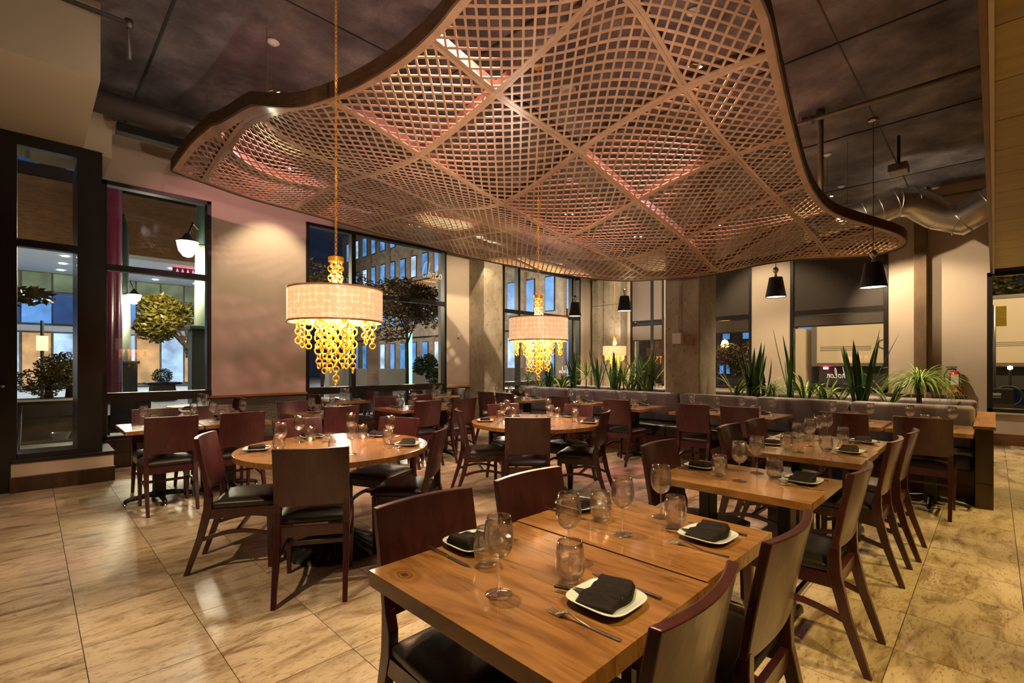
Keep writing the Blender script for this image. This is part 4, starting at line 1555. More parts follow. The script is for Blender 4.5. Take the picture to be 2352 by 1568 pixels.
plant(1240, 7.5, 'strap', 'arching green plant at the window-wall end of the planter', 0.45, 14)
plant(1290, 7.45, 'strap', 'light green clump between the two tallest sword plants', 0.55, 14)
plant(1432, 7.45, 'spiky', 'starry tuft just under the small far chandelier', 0.62, 70)
plant(1484, 7.5, 'strap', 'strap leaves bending across in front of the fourth window', 0.8, 12)
plant(1748, 7.5, 'snake', 'dark sword plant beside the dense curly grass', 0.60, 8)
plant(1925, 7.4, 'strap', 'rosette of broad leaves against the tall dark sword plant', 0.40, 14)

# ================================================================== CHANDELIERS
link_mesh = None


def link_geo():
    mb = MB()
    n, m = 16, 6
    vs = []; fs = []
    for i in range(n):
        a = 2 * PI * i / n
        c = Vector((0.0085 * math.cos(a), 0, 0.019 * math.sin(a)))
        d = Vector((math.cos(a), 0, math.sin(a)))
        for j in range(m):
            b = 2 * PI * j / m
            vs.append(tuple(c + (d * math.cos(b) + Vector((0, 1, 0)) * math.sin(b)) * 0.0028))
    for i in range(n):
        for j in range(m):
            fs.append((i * m + j, i * m + (j + 1) % m, ((i + 1) % n) * m + (j + 1) % m, ((i + 1) % n) * m + j))
    return mb.add(vs, fs).mesh('link', 'gold_paint', True)


link_mesh = link_geo()
ring_big = MB().torus(0.030, 0.0062, 24, 8, Matrix.Rotation(PI / 2, 4, 'X')).mesh('ring', 'gold_paint', True)
ring_small = MB().torus(0.021, 0.0050, 20, 8, Matrix.Rotation(PI / 2, 4, 'X')).mesh('ring', 'gold_paint', True)


def chandelier(x, y, r, ztop, zbot, label, zcap, zend, power, detail=True):
    root = empty('chandelier', (x, y, zbot)); tag(root, label, 'chandelier', 'ring chandeliers')
    k = r / 0.335
    MB().lathe([(0.001, CEIL - zbot), (0.065, CEIL - zbot), (0.06, CEIL - zbot - 0.02), (0.02, CEIL - zbot - 0.045), (0.001, CEIL - zbot - 0.05)], 20).build('ceiling_rose', 'gold_paint', root, smooth=True)
    chain = empty('chain', (0, 0, 0), 0, root)
    z = zcap + 0.02 - zbot
    i = 0
    while z < CEIL - zbot - 0.05:
        o = bpy.data.objects.new('link', link_mesh); COL.objects.link(o); o.parent = chain
        o.location = (0, 0, z + 0.017); o.rotation_euler = (0, 0, 0.4 + (PI / 2 if i % 2 else 0))
        z += 0.0315; i += 1
    MB().lathe([(0.001, 0.018), (0.055 * k, 0.018), (0.055 * k, -0.018), (0.001, -0.018)], 24, (0, 0, zcap - zbot)).build('cap', 'gold_paint', root, bevel=0.002)
    # rings between cap and shade
    def ring(px, py, pz, rot, mesh, s_=1.0):
        o = bpy.data.objects.new('ring', mesh); COL.objects.link(o); o.parent = root
        o.location = (px, py, pz); o.rotation_euler = (RNG.uniform(-0.15, 0.15), 0, rot); o.scale = (s_, s_, s_)
    ncol = 5
    for q in range(ncol):
        a = 2 * PI * q / ncol + 0.3
        z = zcap - zbot - 0.035 * k
        t_ = 0
        while z > ztop - zbot - 0.01:
            ring(0.036 * k * math.cos(a), 0.036 * k * math.sin(a), z, a + (PI / 2 if t_ % 2 == 0 else 0.2), ring_small, k)
            z -= 0.034 * k; t_ += 1
    h = ztop - zbot
    drum = MB().lathe([(r, 0.0), (r, h), (r - 0.004, h), (r - 0.004, 0.0)], 64, closed=True).build('shade', 'capiz_shell', root, smooth=False)
    for zz in (0.0, h):
        MB().lathe([(r + 0.003, zz - 0.005), (r + 0.003, zz + 0.007), (r - 0.007, zz + 0.007), (r - 0.007, zz - 0.005)], 64, closed=True).build('shade_trim', 'rail_wood', root)
    MB().lathe([(0.001, 0), (r - 0.008, 0), (r - 0.008, 0.004), (0.001, 0.004)], 48, (0, 0, 0.03)).build('diffuser', 'lamp_glow', root)
    MB().lathe([(0.001, 0), (r - 0.008, 0), (r - 0.008, 0.004), (0.001, 0.004)], 48, (0, 0, h - 0.03)).build('top_plate', 'white_paint', root)
    # hanging strands: centre, inner circle, outer circle
    strands = [(0, 0, zbot - zend)]
    for q in range(6):
        a = 2 * PI * q / 6 + 0.45
        strands.append((0.36 * r * math.cos(a), 0.36 * r * math.sin(a), (zbot - zend) * (0.80 if q % 2 else 0.72)))
    for q in range(10):
        a = 2 * PI * q / 10 + 0.1
        strands.append((0.78 * r * math.cos(a), 0.78 * r * math.sin(a), (zbot - zend) * (0.40 if q % 2 else 0.33)))
    for (sx, sy, ln) in strands:
        z = 0.02; t_ = 0; rot = RNG.uniform(0, PI)
        while z > -ln:
            tail = z < -ln + 0.11 * k
            if tail or not detail:
                ring(sx, sy, z, rot + (PI / 2 if t_ % 2 else 0), ring_small, k); z -= 0.034 * k
            else:
                ring(sx, sy, z, rot + (PI / 2 if t_ % 2 else 0), ring_big, k)
                if t_ % 2 == 0:
                    ring(sx + 0.012 * k * math.cos(rot), sy + 0.012 * k * math.sin(rot), z - 0.012 * k, rot + 0.7, ring_small, k)
                z -= 0.046 * k
            t_ += 1
    l1 = lamp('chandelier_light', 'AREA', (x, y, zbot + 0.022), power * 0.6, (1.0, 0.74, 0.44), r * 1.7)
    l1.data.shape = 'DISK'
    lamp('chandelier_light', 'SPOT', (x, y, ztop + 0.03), power * 4.0, (1.0, 0.84, 0.68), 0.035, (x, y, 5), 165, 0.5)
    return root


chandelier(RT[0][0], RT[0][1], 0.335, 1.905, 1.67, 'large glowing shell-drum chandelier with gold rings, nearest one', 2.135, 1.215, 26)
chandelier(RT[1][0] + 0.02, RT[1][1], 0.315, 1.85, 1.61, 'shell-drum chandelier with gold rings over the far round table', 2.08, 1.18, 26)
chandelier(10.55, 6.85, 0.295, 1.82, 1.59, 'small far chandelier before the concrete corner', 2.06, 1.25, 22, False)

# ================================================================== CONE PENDANTS
def cone_pendant(x, y, z, label):
    root = empty('pendant_lamp', (x, y, z)); tag(root, label, 'pendant lamp', 'black cone pendant lamps')
    MB().lathe([(0.155, 0.0), (0.098, 0.32), (0.094, 0.32), (0.150, 0.0)], 40, closed=True).build('lamp_shade', 'black_shade', root, smooth=False)
    MB().lathe([(0.001, 0.322), (0.097, 0.322), (0.097, 0.316), (0.001, 0.316)], 32).build('shade_top', 'black_shade', root)
    MB().lathe([(0.001, 0.0), (0.145, 0.0), (0.145, 0.004), (0.001, 0.004)], 32, (0, 0, 0.012)).build('diffuser', 'lamp_glow', root)
    MB().lathe([(0.001, 0.322), (0.03, 0.325), (0.018, 0.345), (0.024, 0.36), (0.010, 0.375), (0.022, 0.39), (0.040, 0.42), (0.044, 0.445), (0.034, 0.475), (0.012, 0.492), (0.001, 0.495)], 20).build('glass_finial', 'steel', root, smooth=True)
    MB().tube([(0, 0, 0.49), (0, 0, CEIL - z)], 0.006, 6).build('rod', 'conduit', root)
    MB().lathe([(0.001, CEIL - z), (0.06, CEIL - z), (0.055, CEIL - z - 0.03), (0.001, CEIL - z - 0.035)], 20).build('ceiling_rose', 'steel', root, smooth=True)
    lamp('pendant_light', 'SPOT', (x, y, z - 0.01), 60, WARM, 0.10, (x, y, 0), 150, 0.8)
    return root


cone_pendant(7.80, 1.12, 2.36, 'black cone pendant nearest the metal duct')
cone_pendant(8.60, 2.52, 2.45, 'black cone pendant in front of the plain wall pier')
cone_pendant(9.05, 5.63, 2.50, 'black cone pendant at the corner concrete')
cone_pendant(9.10, 7.00, 2.49, 'black cone pendant against the third window')

# ================================================================== HALOGEN PENDANTS
def halogen(x, y, z, colors, label, power=60, aims=None):
    root = empty('spotlight_pendant', (x, y, z)); tag(root, label, 'spotlight', 'hanging halogen spotlights')
    MB().lathe([(0.001, CEIL - z), (0.055, CEIL - z), (0.062, CEIL - z - 0.012), (0.045, CEIL - z - 0.02), (0.03, CEIL - z - 0.035), (0.001, CEIL - z - 0.036)], 24).build('ceiling_rose', 'white_paint', root, smooth=True)
    MB().tube([(0, 0, 0.02), (0, 0, 0.12), (0, 0, CEIL - z)], [0.008, 0.004, 0.003], 6).build('rod', 'steel', root)
    n = len(colors)
    for i, c in enumerate(colors):
        a = 2.3 + i * PI
        hx, hy = 0.06 * math.cos(a), 0.06 * math.sin(a)
        MB().tube([(0, 0, 0.02), (hx * 0.6, hy * 0.6, 0.012), (hx, hy, 0.0)], 0.004, 6).build('arm', 'steel', root)
        hd = MB().lathe([(0.012, 0.028), (0.018, 0.01), (0.027, -0.018), (0.025, -0.018), (0.012, 0.008)], 18, (hx, hy, 0)).build('spot_head', 'steel', root, smooth=True)
        MB().lathe([(0.001, -0.012), (0.019, -0.012), (0.017, 0.004), (0.001, 0.010)], 14, (hx, hy, 0)).build('bulb', 'pink_glow' if c == 'p' and x not in (4.25, 2.3) else 'halogen_glow', hd)
        tgt = aims[i] if aims else (x + 3.0 * hx, y + 3.0 * hy, 0)
        lamp('halogen_light', 'SPOT', (x + hx, y + hy, z - 0.03), power * (1.0 if c == 'p' else 1), PINK if c == 'p' else (1.0, 0.76, 0.48), 0.02, tgt, 75, 0.6)
    return root


halogen(1.71, 5.06, 4.06, 'pw', 'pink and white spotlight pair over the canopy by the window wall', 75, [(2.6, 8.2, 2.6), (1.2, 5.6, 0)])
halogen(4.25, 1.93, 4.06, 'wp', 'spotlight pair seen through the nearest lattice panels', 150, [(2.6, 1.3, 0.5), (4.6, 4.6, 0.5)])
halogen(6.45, 1.86, 3.93, 'pw', 'pink and white spotlight pair at the aisle edge of the canopy', 120, [(4.2, 3.2, 0.4), (6.3, 0.9, 0.5)])
halogen(8.60, 1.80, 3.93, 'ww', 'white spotlight pair hung beside the round metal duct', 120, [(9.0, 1.0, 0.0), (10.2, 0.9, 3.8)])
halogen(8.70, 5.10, 3.95, 'ww', 'white spotlight pair above the far part of the banquette', 190, [(11.4, 6.6, 2.2), (7.0, 5.2, 0.5)])
halogen(6.59, 5.19, 3.96, 'ww', 'white spotlight pair above the column side of the canopy', 170, [(6.3, 5.4, 0.5), (6.9, 7.9, 2.0)])
halogen(4.03, 5.30, 3.98, 'pw', 'dim spotlight pair above the middle of the canopy', 110, [(3.9, 4.4, 0.4), (4.2, 6.2, 0.5)])
halogen(10.3, 1.94, 3.70, 'ww', 'white spotlight pair low before the far wall', 150, [(11.5, 0.8, 1.8), (10.6, 3.2, 1.2)])
halogen(2.3, 2.6, 4.10, 'wp', 'spotlight pair hung over the near edge of the canopy', 150, [(1.2, 4.4, 0.0), (2.5, 5.2, 0.6)])

halogen(2.75, 7.30, 4.25, 'w', 'small added spotlight washing the window wall by the green wainscot', 75, [(2.75, 8.2, 1.9)])  # wall washer added behind the duct to brighten the wall
halogen(6.3, 7.0, 4.2, 'w', 'small added wall-wash spotlight close to the wall-side concrete column', 90, [(6.6, 8.2, 2.0)])  # second added washer, lifting the wall beside the column
halogen(9.9, 4.0, 4.2, 'ww', 'spotlight pair beyond the free-standing column', 110, [(11.5, 3.4, 2.0), (8.0, 3.6, 0.8)])
# round ceiling fixtures
def ceiling_can(x, y, r, label):
    o = empty('ceiling_speaker', (x, y, CEIL)); tag(o, label, 'ceiling speaker', 'round white ceiling fittings')
    MB().lathe([(0.001, -0.03), (r * 0.8, -0.03), (r, -0.02), (r, 0.0)], 28).build('housing', 'white_paint', o, smooth=True)
    MB().lathe([(0.001, -0.034), (r * 0.72, -0.034), (r * 0.72, -0.029), (0.001, -0.029)], 28).build('grille', 'board_white', o)


ceiling_can(4.44, 3.51, 0.085, 'round white ceiling fitting seen through the lattice above the middle')
ceiling_can(8.9, 3.6, 0.085, 'round white ceiling fitting above the far end of the canopy')

# ================================================================== DUCTS AND PIPES
def duct(name, pts, r, label, ringstep=0.22, mat='galvanised'):
    root = empty(name, pts[0]); tag(root, label, 'duct', 'ducts')
    P = [Vector(p) - Vector(pts[0]) for p in pts]
    MB().tube(P, r, 32).build('pipe', mat, root, smooth=True)
    # raised seams
    for a, b in zip(P[:-1], P[1:]):
        L = (b - a).length
        d = (b - a).normalized()
        k = max(1, int(L / ringstep))
        for i in range(k + 1):
            c = a + d * (L * i / k)
            q = d.to_track_quat('Z', 'Y').to_matrix().to_4x4()
            MB().torus(r + 0.001, 0.006, 32, 6, Matrix.Translation(c) @ q).build('seam', mat, root, smooth=True)
    return root


duct('spiral_duct', [(9.6, 2.4, 3.72), (9.75, 1.75, 3.78), (9.95, 1.15, 3.98), (10.1, 0.95, 3.98), (10.25, 0.62, 3.74), (10.25, 0.36, 3.60), (10.2, 0.05, 3.78), (10.2, -0.5, 3.80)], 0.24, 'shiny jointed round metal duct bending beside the wood-clad soffit')
duct('spiral_duct', [(3.4, 7.50, 3.9), (9.9, 7.50, 3.9), (11.2, 7.50, 3.9)], 0.17, 'straight spiral metal duct running above the windows', 0.30)
duct('spiral_duct', [(0.44, 6.98, 4.26), (3.0, 6.98, 4.26)], 0.125, 'dark painted duct running from the bulkhead over the window', 1.2, 'conduit')
bm_ = struct('trim_10', MB().box(0.7, 3.0, 7.05, 7.20, 4.02, 4.12), 'black_frame')


def pipe(pts, r, label, mat='conduit', fittings=()):
    root = empty('pipe', pts[0]); tag(root, label, 'pipe', 'exposed pipes')
    P = [Vector(p) - Vector(pts[0]) for p in pts]
    MB().tube(P, r, 12).build('run', mat, root, smooth=True)
    for p in P[1:-1]:
        MB().tube([p - Vector((0, 0, r * 1.6)), p + Vector((0, 0, r * 1.6))], r * 1.45, 12).build('elbow', mat, root, smooth=True)
    return root


pipe([(-0.35, 5.40, 4.5), (-0.35, 5.40, 4.36), (0.62, 5.40, 4.36), (0.62, 5.40, 4.05)], 0.022, 'grey pipe bent along the cream bulkhead')
pipe([(6.9, 3.2, 4.40), (6.9, 1.62, 4.40), (6.9, -2.5, 4.40)], 0.028, 'long grey sprinkler pipe crossing the dark ceiling')
pipe([(7.05, 1.75, 4.50), (7.05, 1.55, 4.50), (7.05, 1.55, 3.25)], 0.034, 'thick pipe dropping at the edge of the canopy')
pipe([(11.35, 2.4, 4.30), (11.35, -1.0, 4.30)], 0.022, 'thin pipe along the top of the far wall')
pipe([(2.30, WL - 0.03, 4.05), (2.30, WL - 0.03, 4.28), (2.9, WL - 0.03, 4.28)], 0.012, 'thin conduit from the small wall lamp box', 'wall_paint')
bx = empty('wall_box', (2.30, WL - 0.05, 4.0)); tag(bx, 'small white emergency lamp box high on the window wall', 'wall box')
MB().box(-0.07, 0.07, -0.01, 0.045, -0.06, 0.05).build('housing', 'white_paint', bx, bevel=0.006)
for s_ in (-1, 1):
    MB().tube([(s_ * 0.03, -0.02, 0), (s_ * 0.03, -0.008, 0)], 0.016, 12).build('lens', 'black_iron', bx)
# projector hanging from the ceiling
pj = empty('projector', (8.62, 0.95, 4.10)); tag(pj, 'dark projector hanging from the ceiling between the pendant rods', 'projector')
MB().box(-0.13, 0.13, -0.11, 0.11, -0.06, 0.05).build('body', 'conduit', pj, bevel=0.015)
MB().tube([(0, 0, 0.05), (0, 0, CEIL - 4.10)], 0.02, 10).build('mount', 'black_iron', pj)
MB().tube([(-0.16, 0.0, 0), (-0.12, 0.0, 0)], 0.035, 16).build('lens', 'steel', pj)
# thermostat/switch boxes
ws = empty('wall_switch', (6.55, WL - 0.01, 1.98)); tag(ws, 'small white wall plate beside the concrete column', 'wall plate')
MB().box(-0.03, 0.03, -0.012, 0.008, -0.045, 0.045).build('plate_cover', 'white_paint', ws, bevel=0.004)
MB().box(-0.008, 0.008, -0.018, -0.01, -0.015, 0.015).build('toggle', 'white_paint', ws)
spk = empty('wall_speaker', (7.17, 3.50, 1.76)); tag(spk, 'square white box on the face of the free-standing column', 'speaker')
MB().box(-0.05, 0.03, -0.075, 0.075, -0.085, 0.085).build('housing', 'white_paint', spk, bevel=0.01)
MB().tube([(0.01, 0, 0.085), (0.01, 0, 1.6)], 0.008, 8).build('cable_conduit', 'wall_paint', spk)

# fire extinguisher
fe = empty('fire_extinguisher', (WR - 0.092, 0.49, 0.80)); tag(fe, 'red fire extinguisher with a white label hung on the far wall', 'fire extinguisher')
MB().lathe([(0.001, 0.0), (0.07, 0.0), (0.082, 0.015), (0.082, 0.36), (0.065, 0.41), (0.028, 0.44), (0.024, 0.47), (0.001, 0.47)], 28).build('cylinder', 'steel', fe, smooth=True)
MB().lathe([(0.0835, 0.02), (0.0835, 0.17)], 28).build('red_band', 'red_enamel', fe, smooth=True)
MB().lathe([(0.0832, 0.36), (0.0665, 0.411), (0.03, 0.442)], 28).build('red_band', 'red_enamel', fe, smooth=True)
MB().box(-0.09, -0.082, -0.05, 0.05, 0.20, 0.38).build('label_card', 'paper_label', fe)
MB().hexa([(-0.084, 0.0, 0.065), (-0.086, 0.0, 0.065), (-0.086, 0.0, 0.125), (-0.084, 0.0, 0.125)], [(-0.0835, -0.04, 0.095), (-0.0865, -0.04, 0.095), (-0.0865, 0.04, 0.095), (-0.0835, 0.04, 0.095)]).build('diamond_mark', 'paper_label', fe)
MB().box(0.0, 0.092, -0.03, 0.03, 0.36, 0.42).build('bracket', 'black_iron', fe)
MB().box(-0.03, 0.02, -0.03, 0.12, 0.50, 0.515).box(-0.02, 0.01, -0.02, 0.10, 0.47, 0.485).build('handle', 'black_iron', fe, bevel=0.003)
MB().tube([(-0.02, 0.02, 0.48), (-0.03, 0.10, 0.46), (-0.03, 0.14, 0.36), (-0.03, 0.13, 0.20), (-0.03, 0.11, 0.13)], 0.012, 10).build('hose', 'rubber', fe, smooth=True)
lc = empty('low_console', (11.06, 0.85, 0)); tag(lc, 'low dark wood console against the far wall under the extinguisher', 'console')
MB().box(-0.2, 0.2, -0.52, 0.52, 0.0, 0.80).build('carcass', 'dark_wood', lc)
MB().box(-0.22, 0.21, -0.54, 0.54, 0.80, 0.84).build('console_top', 'dark_wood', lc, bevel=0.003)

# ================================================================== OUTSIDE
struct('pavement', MB().box(-40, WR + 0.28, WL + 0.28, 60, -0.16, -0.06), 'pavement')
struct('street', MB().box(WR + 0.28, 60, -30, 60, -0.20, -0.10), 'asphalt')


def zz(v, d):
    return EYE + (836 - v) * d / 1108.0


# --- blue glass building with a deep lit soffit, across the plaza
bA = empty('glass_building', (2, 37.6, 0)); tag(bA, 'blue glass building with a bright downlit soffit across the plaza', 'building')
MB().box(-22, 9, 0.0, 0.6, 0, 6.55).build('wall', 'stone_far', bA)
MB().box(-22, 9, -7.8, 0.0, 6.5, 6.7).build('soffit', 'soffit_white', bA)
MB().box(-22, 9, -7.85, 0.0, 6.7, 9.6).build('brick_band', 'brick_far', bA)
MB().box(-22, 9, -7.0, 0.0, 9.6, 20).build('upper_storeys', 'black_frame', bA)
for k in range(18):
    x = -13.6 + 1.25 * k
    MB().box(x + 0.05, x + 1.2, -0.08, 0.0, 5.45, 6.45).build('window', 'green_lit_glass', bA)
    MB().box(x + 0.04, x + 1.21, -0.25, 0.0, 3.65, 5.35).build('window', 'deep_blue_glass' if k % 3 else 'blue_lit_glass', bA)
    MB().box(x + 0.06, x + 1.19, -0.10, 0.0, 0.2, 3.1).build('shop_window', 'warm_lit_glass' if k % 2 else 'pale_lit_glass', bA)
    if k % 2 == 0:
        MB().box(x + 0.3, x + 1.9, -7.2, -7.1, 10.4, 12.0).build('window', 'deep_blue_glass', bA)
MB().box(-14, 9, -0.5, 0.0, 3.2, 3.5).build('white_band', 'soffit_white', bA)
for i in range(7):
    for j in range(3):
        MB().lathe([(0.001, 0), (0.14, 0), (0.14, 0.02), (0.001, 0.02)], 12, (-5.0 + 2.1 * i, -6.4 + 2.4 * j, 6.475)).build('downlight', 'white_led', bA)
for (x, y) in ((-1, 32), (3, 33), (7, 32), (11, 33)):
    lamp('soffit_light', 'SPOT', (x, y, 6.4), 900, (0.75, 0.88, 1.0), 0.15, (x, y - 1, 0), 130, 0.7)


def lamp_post(u, d, label, w, base_h, shaft_h, lamp_z):
    x, y = bearing(u, d)
    root = empty('lamp_post', (x, y, -0.06)); tag(root, label, 'lamp post', 'green street lamp posts')
    MB().box(-w / 2, w / 2, -w / 2, w / 2, 0, 0.25).box(-w * 0.42, w * 0.42, -w * 0.42, w * 0.42, 0.25, base_h - 0.12).box(-w * 0.5, w * 0.5, -w * 0.5, w * 0.5, base_h - 0.12, base_h).build('pedestal', 'dark_green', root, bevel=0.03)
    MB().lathe([(w * 0.26, base_h), (w * 0.22, shaft_h), (0.001, shaft_h)], 20).build('shaft', 'post_green', root, smooth=True)
    MB().lathe([(w * 0.18, shaft_h), (w * 0.16, shaft_h + 2.6), (w * 0.05, shaft_h + 3.3), (0.001, shaft_h + 3.4)], 16).build('finial', 'dark_green', root, smooth=True)
    for s_ in (-1, 1):
        ox, oy = s_ * 0.42 / R2, -s_ * 0.42 / R2
        if s_ < 0: ox, oy = -0.36, -0.25
        MB().tube([(0, 0, lamp_z + 0.75), (ox * 0.6, oy * 0.6, lamp_z + 0.95), (ox, oy, lamp_z + 0.55)], 0.025, 8).build('arm', 'dark_green', root, smooth=True)
        b = MB().lathe([(0.001, 0.0), (0.10, 0.03), (0.20, 0.17), (0.24, 0.36), (0.24, 0.40), (0.001, 0.42)], 18, (ox, oy, lamp_z)).build('lamp_bell', 'street_glow', root, smooth=True)
        MB().lathe([(0.26, 0.40), (0.12, 0.50), (0.05, 0.62), (0.001, 0.64)], 18, (ox, oy, lamp_z)).build('cap', 'dark_green', b, smooth=True)
    lamp('street_or_fill_light', 'POINT', (x - 0.2, y - 0.5, lamp_z - 0.25), 260, (1.0, 0.86, 0.62), 0.25)


lamp_post(285, 20.0, 'green lamp post with two glowing bells, seen whole through the left window', 0.95, 1.55, 4.3, 3.9)
lamp_post(462, 13.0, 'green lamp post on a black pedestal at the window edge', 0.62, 2.45, 4.6, 4.2)
x, y = bearing(257, 17.5)
o = empty('round_column', (x, y, -0.06)); tag(o, 'burgundy painted round column outside the left window', 'column')
MB().lathe([(0.30, 0.35), (0.30, 9.0)], 32).build('column_shaft', 'burgundy_paint', o, smooth=True)
MB().lathe([(0.42, 0.0), (0.42, 0.15), (0.34, 0.2), (0.36, 0.35), (0.30, 0.36)], 32).build('column_base', 'stone_far', o)


def blob(mb, c, r, n, leaf, rg, flat=0.7):
    for _ in range(n):
        a = rg.uniform(0, 6.283); b = math.acos(rg.uniform(-1, 1)); q = rg.uniform(0.35, 1.0) ** 0.5
        p = Vector((c[0] + r[0] * q * math.sin(b) * math.cos(a), c[1] + r[1] * q * math.sin(b) * math.sin(a), c[2] + r[2] * q * math.cos(b)))
        u_ = Vector((rg.gauss(0, 1), rg.gauss(0, 1), rg.gauss(0, 0.5))).normalized() * leaf
        w_ = u_.cross(Vector((rg.gauss(0, 1), rg.gauss(0, 1), rg.gauss(0, 1)))).normalized() * leaf * 0.42
        mb.add([tuple(p - u_), tuple(p + w_), tuple(p + u_), tuple(p - w_)], [(0, 1, 2, 3)])


def tree(u, d, zc, r, label, mat, n, leaf, trunk=True, cat='tree', seed=1, lobes=6, base=-0.06, off=(0, 0)):
    x, y = bearing(u, d)
    root = empty('tree' if cat == 'tree' else 'shrub', (x, y, base)); tag(root, label, cat)
    rg = random.Random(seed)
    mb = MB()
    for k in range(lobes):
        c = (rg.uniform(-0.6, 0.6) * r[0], rg.uniform(-0.6, 0.6) * r[1], zc - base + rg.uniform(-0.6, 0.6) * r[2])
        blob(mb, c, (r[0] * 0.55, r[1] * 0.55, r[2] * 0.5), n // lobes, leaf, rg)
    tag(mb.build('foliage', mat, root), kind='stuff')
    if trunk:
        MB().tube([(off[0], off[1], 0), (off[0] * 0.9, off[1] * 0.9, (zc - base) * 0.55), (0, 0, zc - base)], [0.07, 0.05, 0.02], 8).build('trunk', 'bark', root, smooth=True)
        for k in range(6):
            a = k * 1.05
            MB().tube([(off[0] * 0.5, off[1] * 0.5, (zc - base) * (0.62 + 0.05 * k)), (0.5 * r[0] * math.cos(a), 0.5 * r[1] * math.sin(a), zc - base + 0.3 * r[2])], [0.03, 0.008], 6).build('branch', 'bark', root)
    return root


tree(388, 14.5, 2.55, (1.0, 1.0, 0.85), 'yellow-green tree spreading beside the black pedestal', 'autumn_leaf', 4200, 0.085, seed=3, off=(0.75, -0.75))
lamp('street_or_fill_light', 'POINT', (2.2, 15.2, 3.6), 160, (1.0, 0.9, 0.6), 0.3)  # extra point added beside the tree to brighten its leaves
tree(60, 8.5, 2.45, (0.5, 0.5, 0.35), 'leafy branch reaching in at the entrance pane', 'autumn_leaf', 130, 0.09, False, seed=5, lobes=3)
tree(112, 8.8, 1.10, (0.42, 0.42, 0.45), 'light conifer shrub outside the entrance pane', 'autumn_leaf', 2000, 0.035, True, 'shrub', seed=6, base=0.70)
tree(160, 9.6, 1.12, (0.42, 0.42, 0.40), 'dense dark shrub outside the entrance pane', 'dark_leaf', 2600, 0.04, True, 'shrub', seed=7, base=0.70)
x, y = bearing(120, 9.3)
MB().box(x - 1.9, x + 0.8, y - 0.3, y + 0.4, -0.06, 0.70).build('planting_bed', 'stone_far')
tag(bpy.data.objects['planting_bed'], 'low dark wall of the planting bed under the two shrubs', 'planting bed')
x, y = bearing(373, 19)
o = empty('plaza_planter', (x, y, -0.06)); tag(o, 'black iron plaza planter with a round boxwood ball', 'planter')
MB().hexa([(-0.42, -0.42, 0), (0.42, -0.42, 0), (0.42, 0.42, 0), (-0.42, 0.42, 0)], [(-0.36, -0.36, 0.62), (0.36, -0.36, 0.62), (0.36, 0.36, 0.62), (-0.36, 0.36, 0.62)]).build('body', 'black_iron', o)
MB().box(-0.55, 0.55, -0.55, 0.55, 0.62, 0.72).build('tray', 'black_iron', o, bevel=0.03)
mb = MB(); blob(mb, (0, 0, 0.95), (0.36, 0.36, 0.32), 1500, 0.035, random.Random(2))
tag(mb.build('foliage', 'dark_leaf', o), kind='stuff')
x, y = bearing(97, 12)
o = empty('street_sign', (x, y, -0.06)); tag(o, 'small white street sign on a green pole behind the entrance shrubs', 'street sign')
MB().tube([(0, 0, 0), (0, 0, 2.5)], 0.035, 8).build('pole', 'dark_green', o)
MB().hexa([(-0.11, -0.16, 1.75), (0.11, -0.02, 1.75), (0.11, 0.0, 1.75), (-0.11, -0.14, 1.75)], [(-0.11, -0.16, 2.12), (0.11, -0.02, 2.12), (0.11, 0.0, 2.12), (-0.11, -0.14, 2.12)]).build('sign_plate', 'paper_label', o)
x, y = bearing(428, 26)
o = empty('neon_sign', (x, y, 5.95)); o.scale = (1.4, 1.4, 1.4); tag(o, 'small red neon sign hung under the soffit', 'sign')
MB().box(-0.45, 0.45, -0.04, 0.04, 0.0, 0.42).build('sign_box', 'black_frame', o)
for k in range(5):
    MB().tube([(-0.36 + 0.17 * k, -0.06, 0.08), (-0.30 + 0.17 * k, -0.06, 0.34), (-0.24 + 0.17 * k, -0.06, 0.08)], 0.018, 6).build('neon_tube', 'red_neon', o)

# steel rack outside the entrance pane
x, y = bearing(128, 6.55)
o = empty('side_rack', (x, y, -0.06)); tag(o, 'steel rack with a bamboo top and a white bowl just outside the entrance pane', 'rack')
for sx in (-0.33, 0.33):
    for sy in (-0.2, 0.2):
        MB().tube([(sx * 1.08, sy, 0), (sx, sy, 0.9)], 0.012, 8).build('leg', 'steel', o, smooth=True)
MB().box(-0.40, 0.40, -0.26, 0.26, 0.90, 0.935).build('top_board', 'bamboo', o)
for zc in (0.38, 0.70):
    for k in range(12):
        MB().tube([(-0.34, -0.2 + 0.036 * k, zc), (0.34, -0.2 + 0.036 * k, zc)], 0.004, 5).build('shelf_wire', 'steel', o)
bw = MB().lathe([(0.001, 0.0), (0.07, 0.0), (0.10, 0.09), (0.105, 0.10), (0.095, 0.10), (0.065, 0.01), (0.001, 0.008)], 24).build('bowl', 'ceramic', smooth=True, loc=(x + 0.05, y, 0.33))
tag(bw, 'white bowl on the wire shelf outside the entrance pane', 'bowl')


def patio_chair(x, y, rz, label):
    o = empty('patio_chair', (x, y, -0.06), rz); tag(o, label, 'patio chair', 'patio chairs outside the window wall')
    for sx in (-0.26, 0.26):
        MB().tube([(sx, -0.22, 0), (sx, -0.24, 0.64), (sx, 0.22, 0.66), (sx, 0.26, 0)], 0.016, 8).build('arm_frame', 'black_iron', o, smooth=True)
    MB().box(-0.25, 0.25, -0.22, 0.24, 0.42, 0.45).build('seat', 'black_frame', o)
    MB().hexa([(-0.25, -0.24, 0.45), (0.25, -0.24, 0.45), (0.25, -0.21, 0.45), (-0.25, -0.21, 0.45)], [(-0.25, -0.34, 0.88), (0.25, -0.34, 0.88), (0.25, -0.31, 0.88), (-0.25, -0.31, 0.88)]).build('backrest', 'dark_green', o)


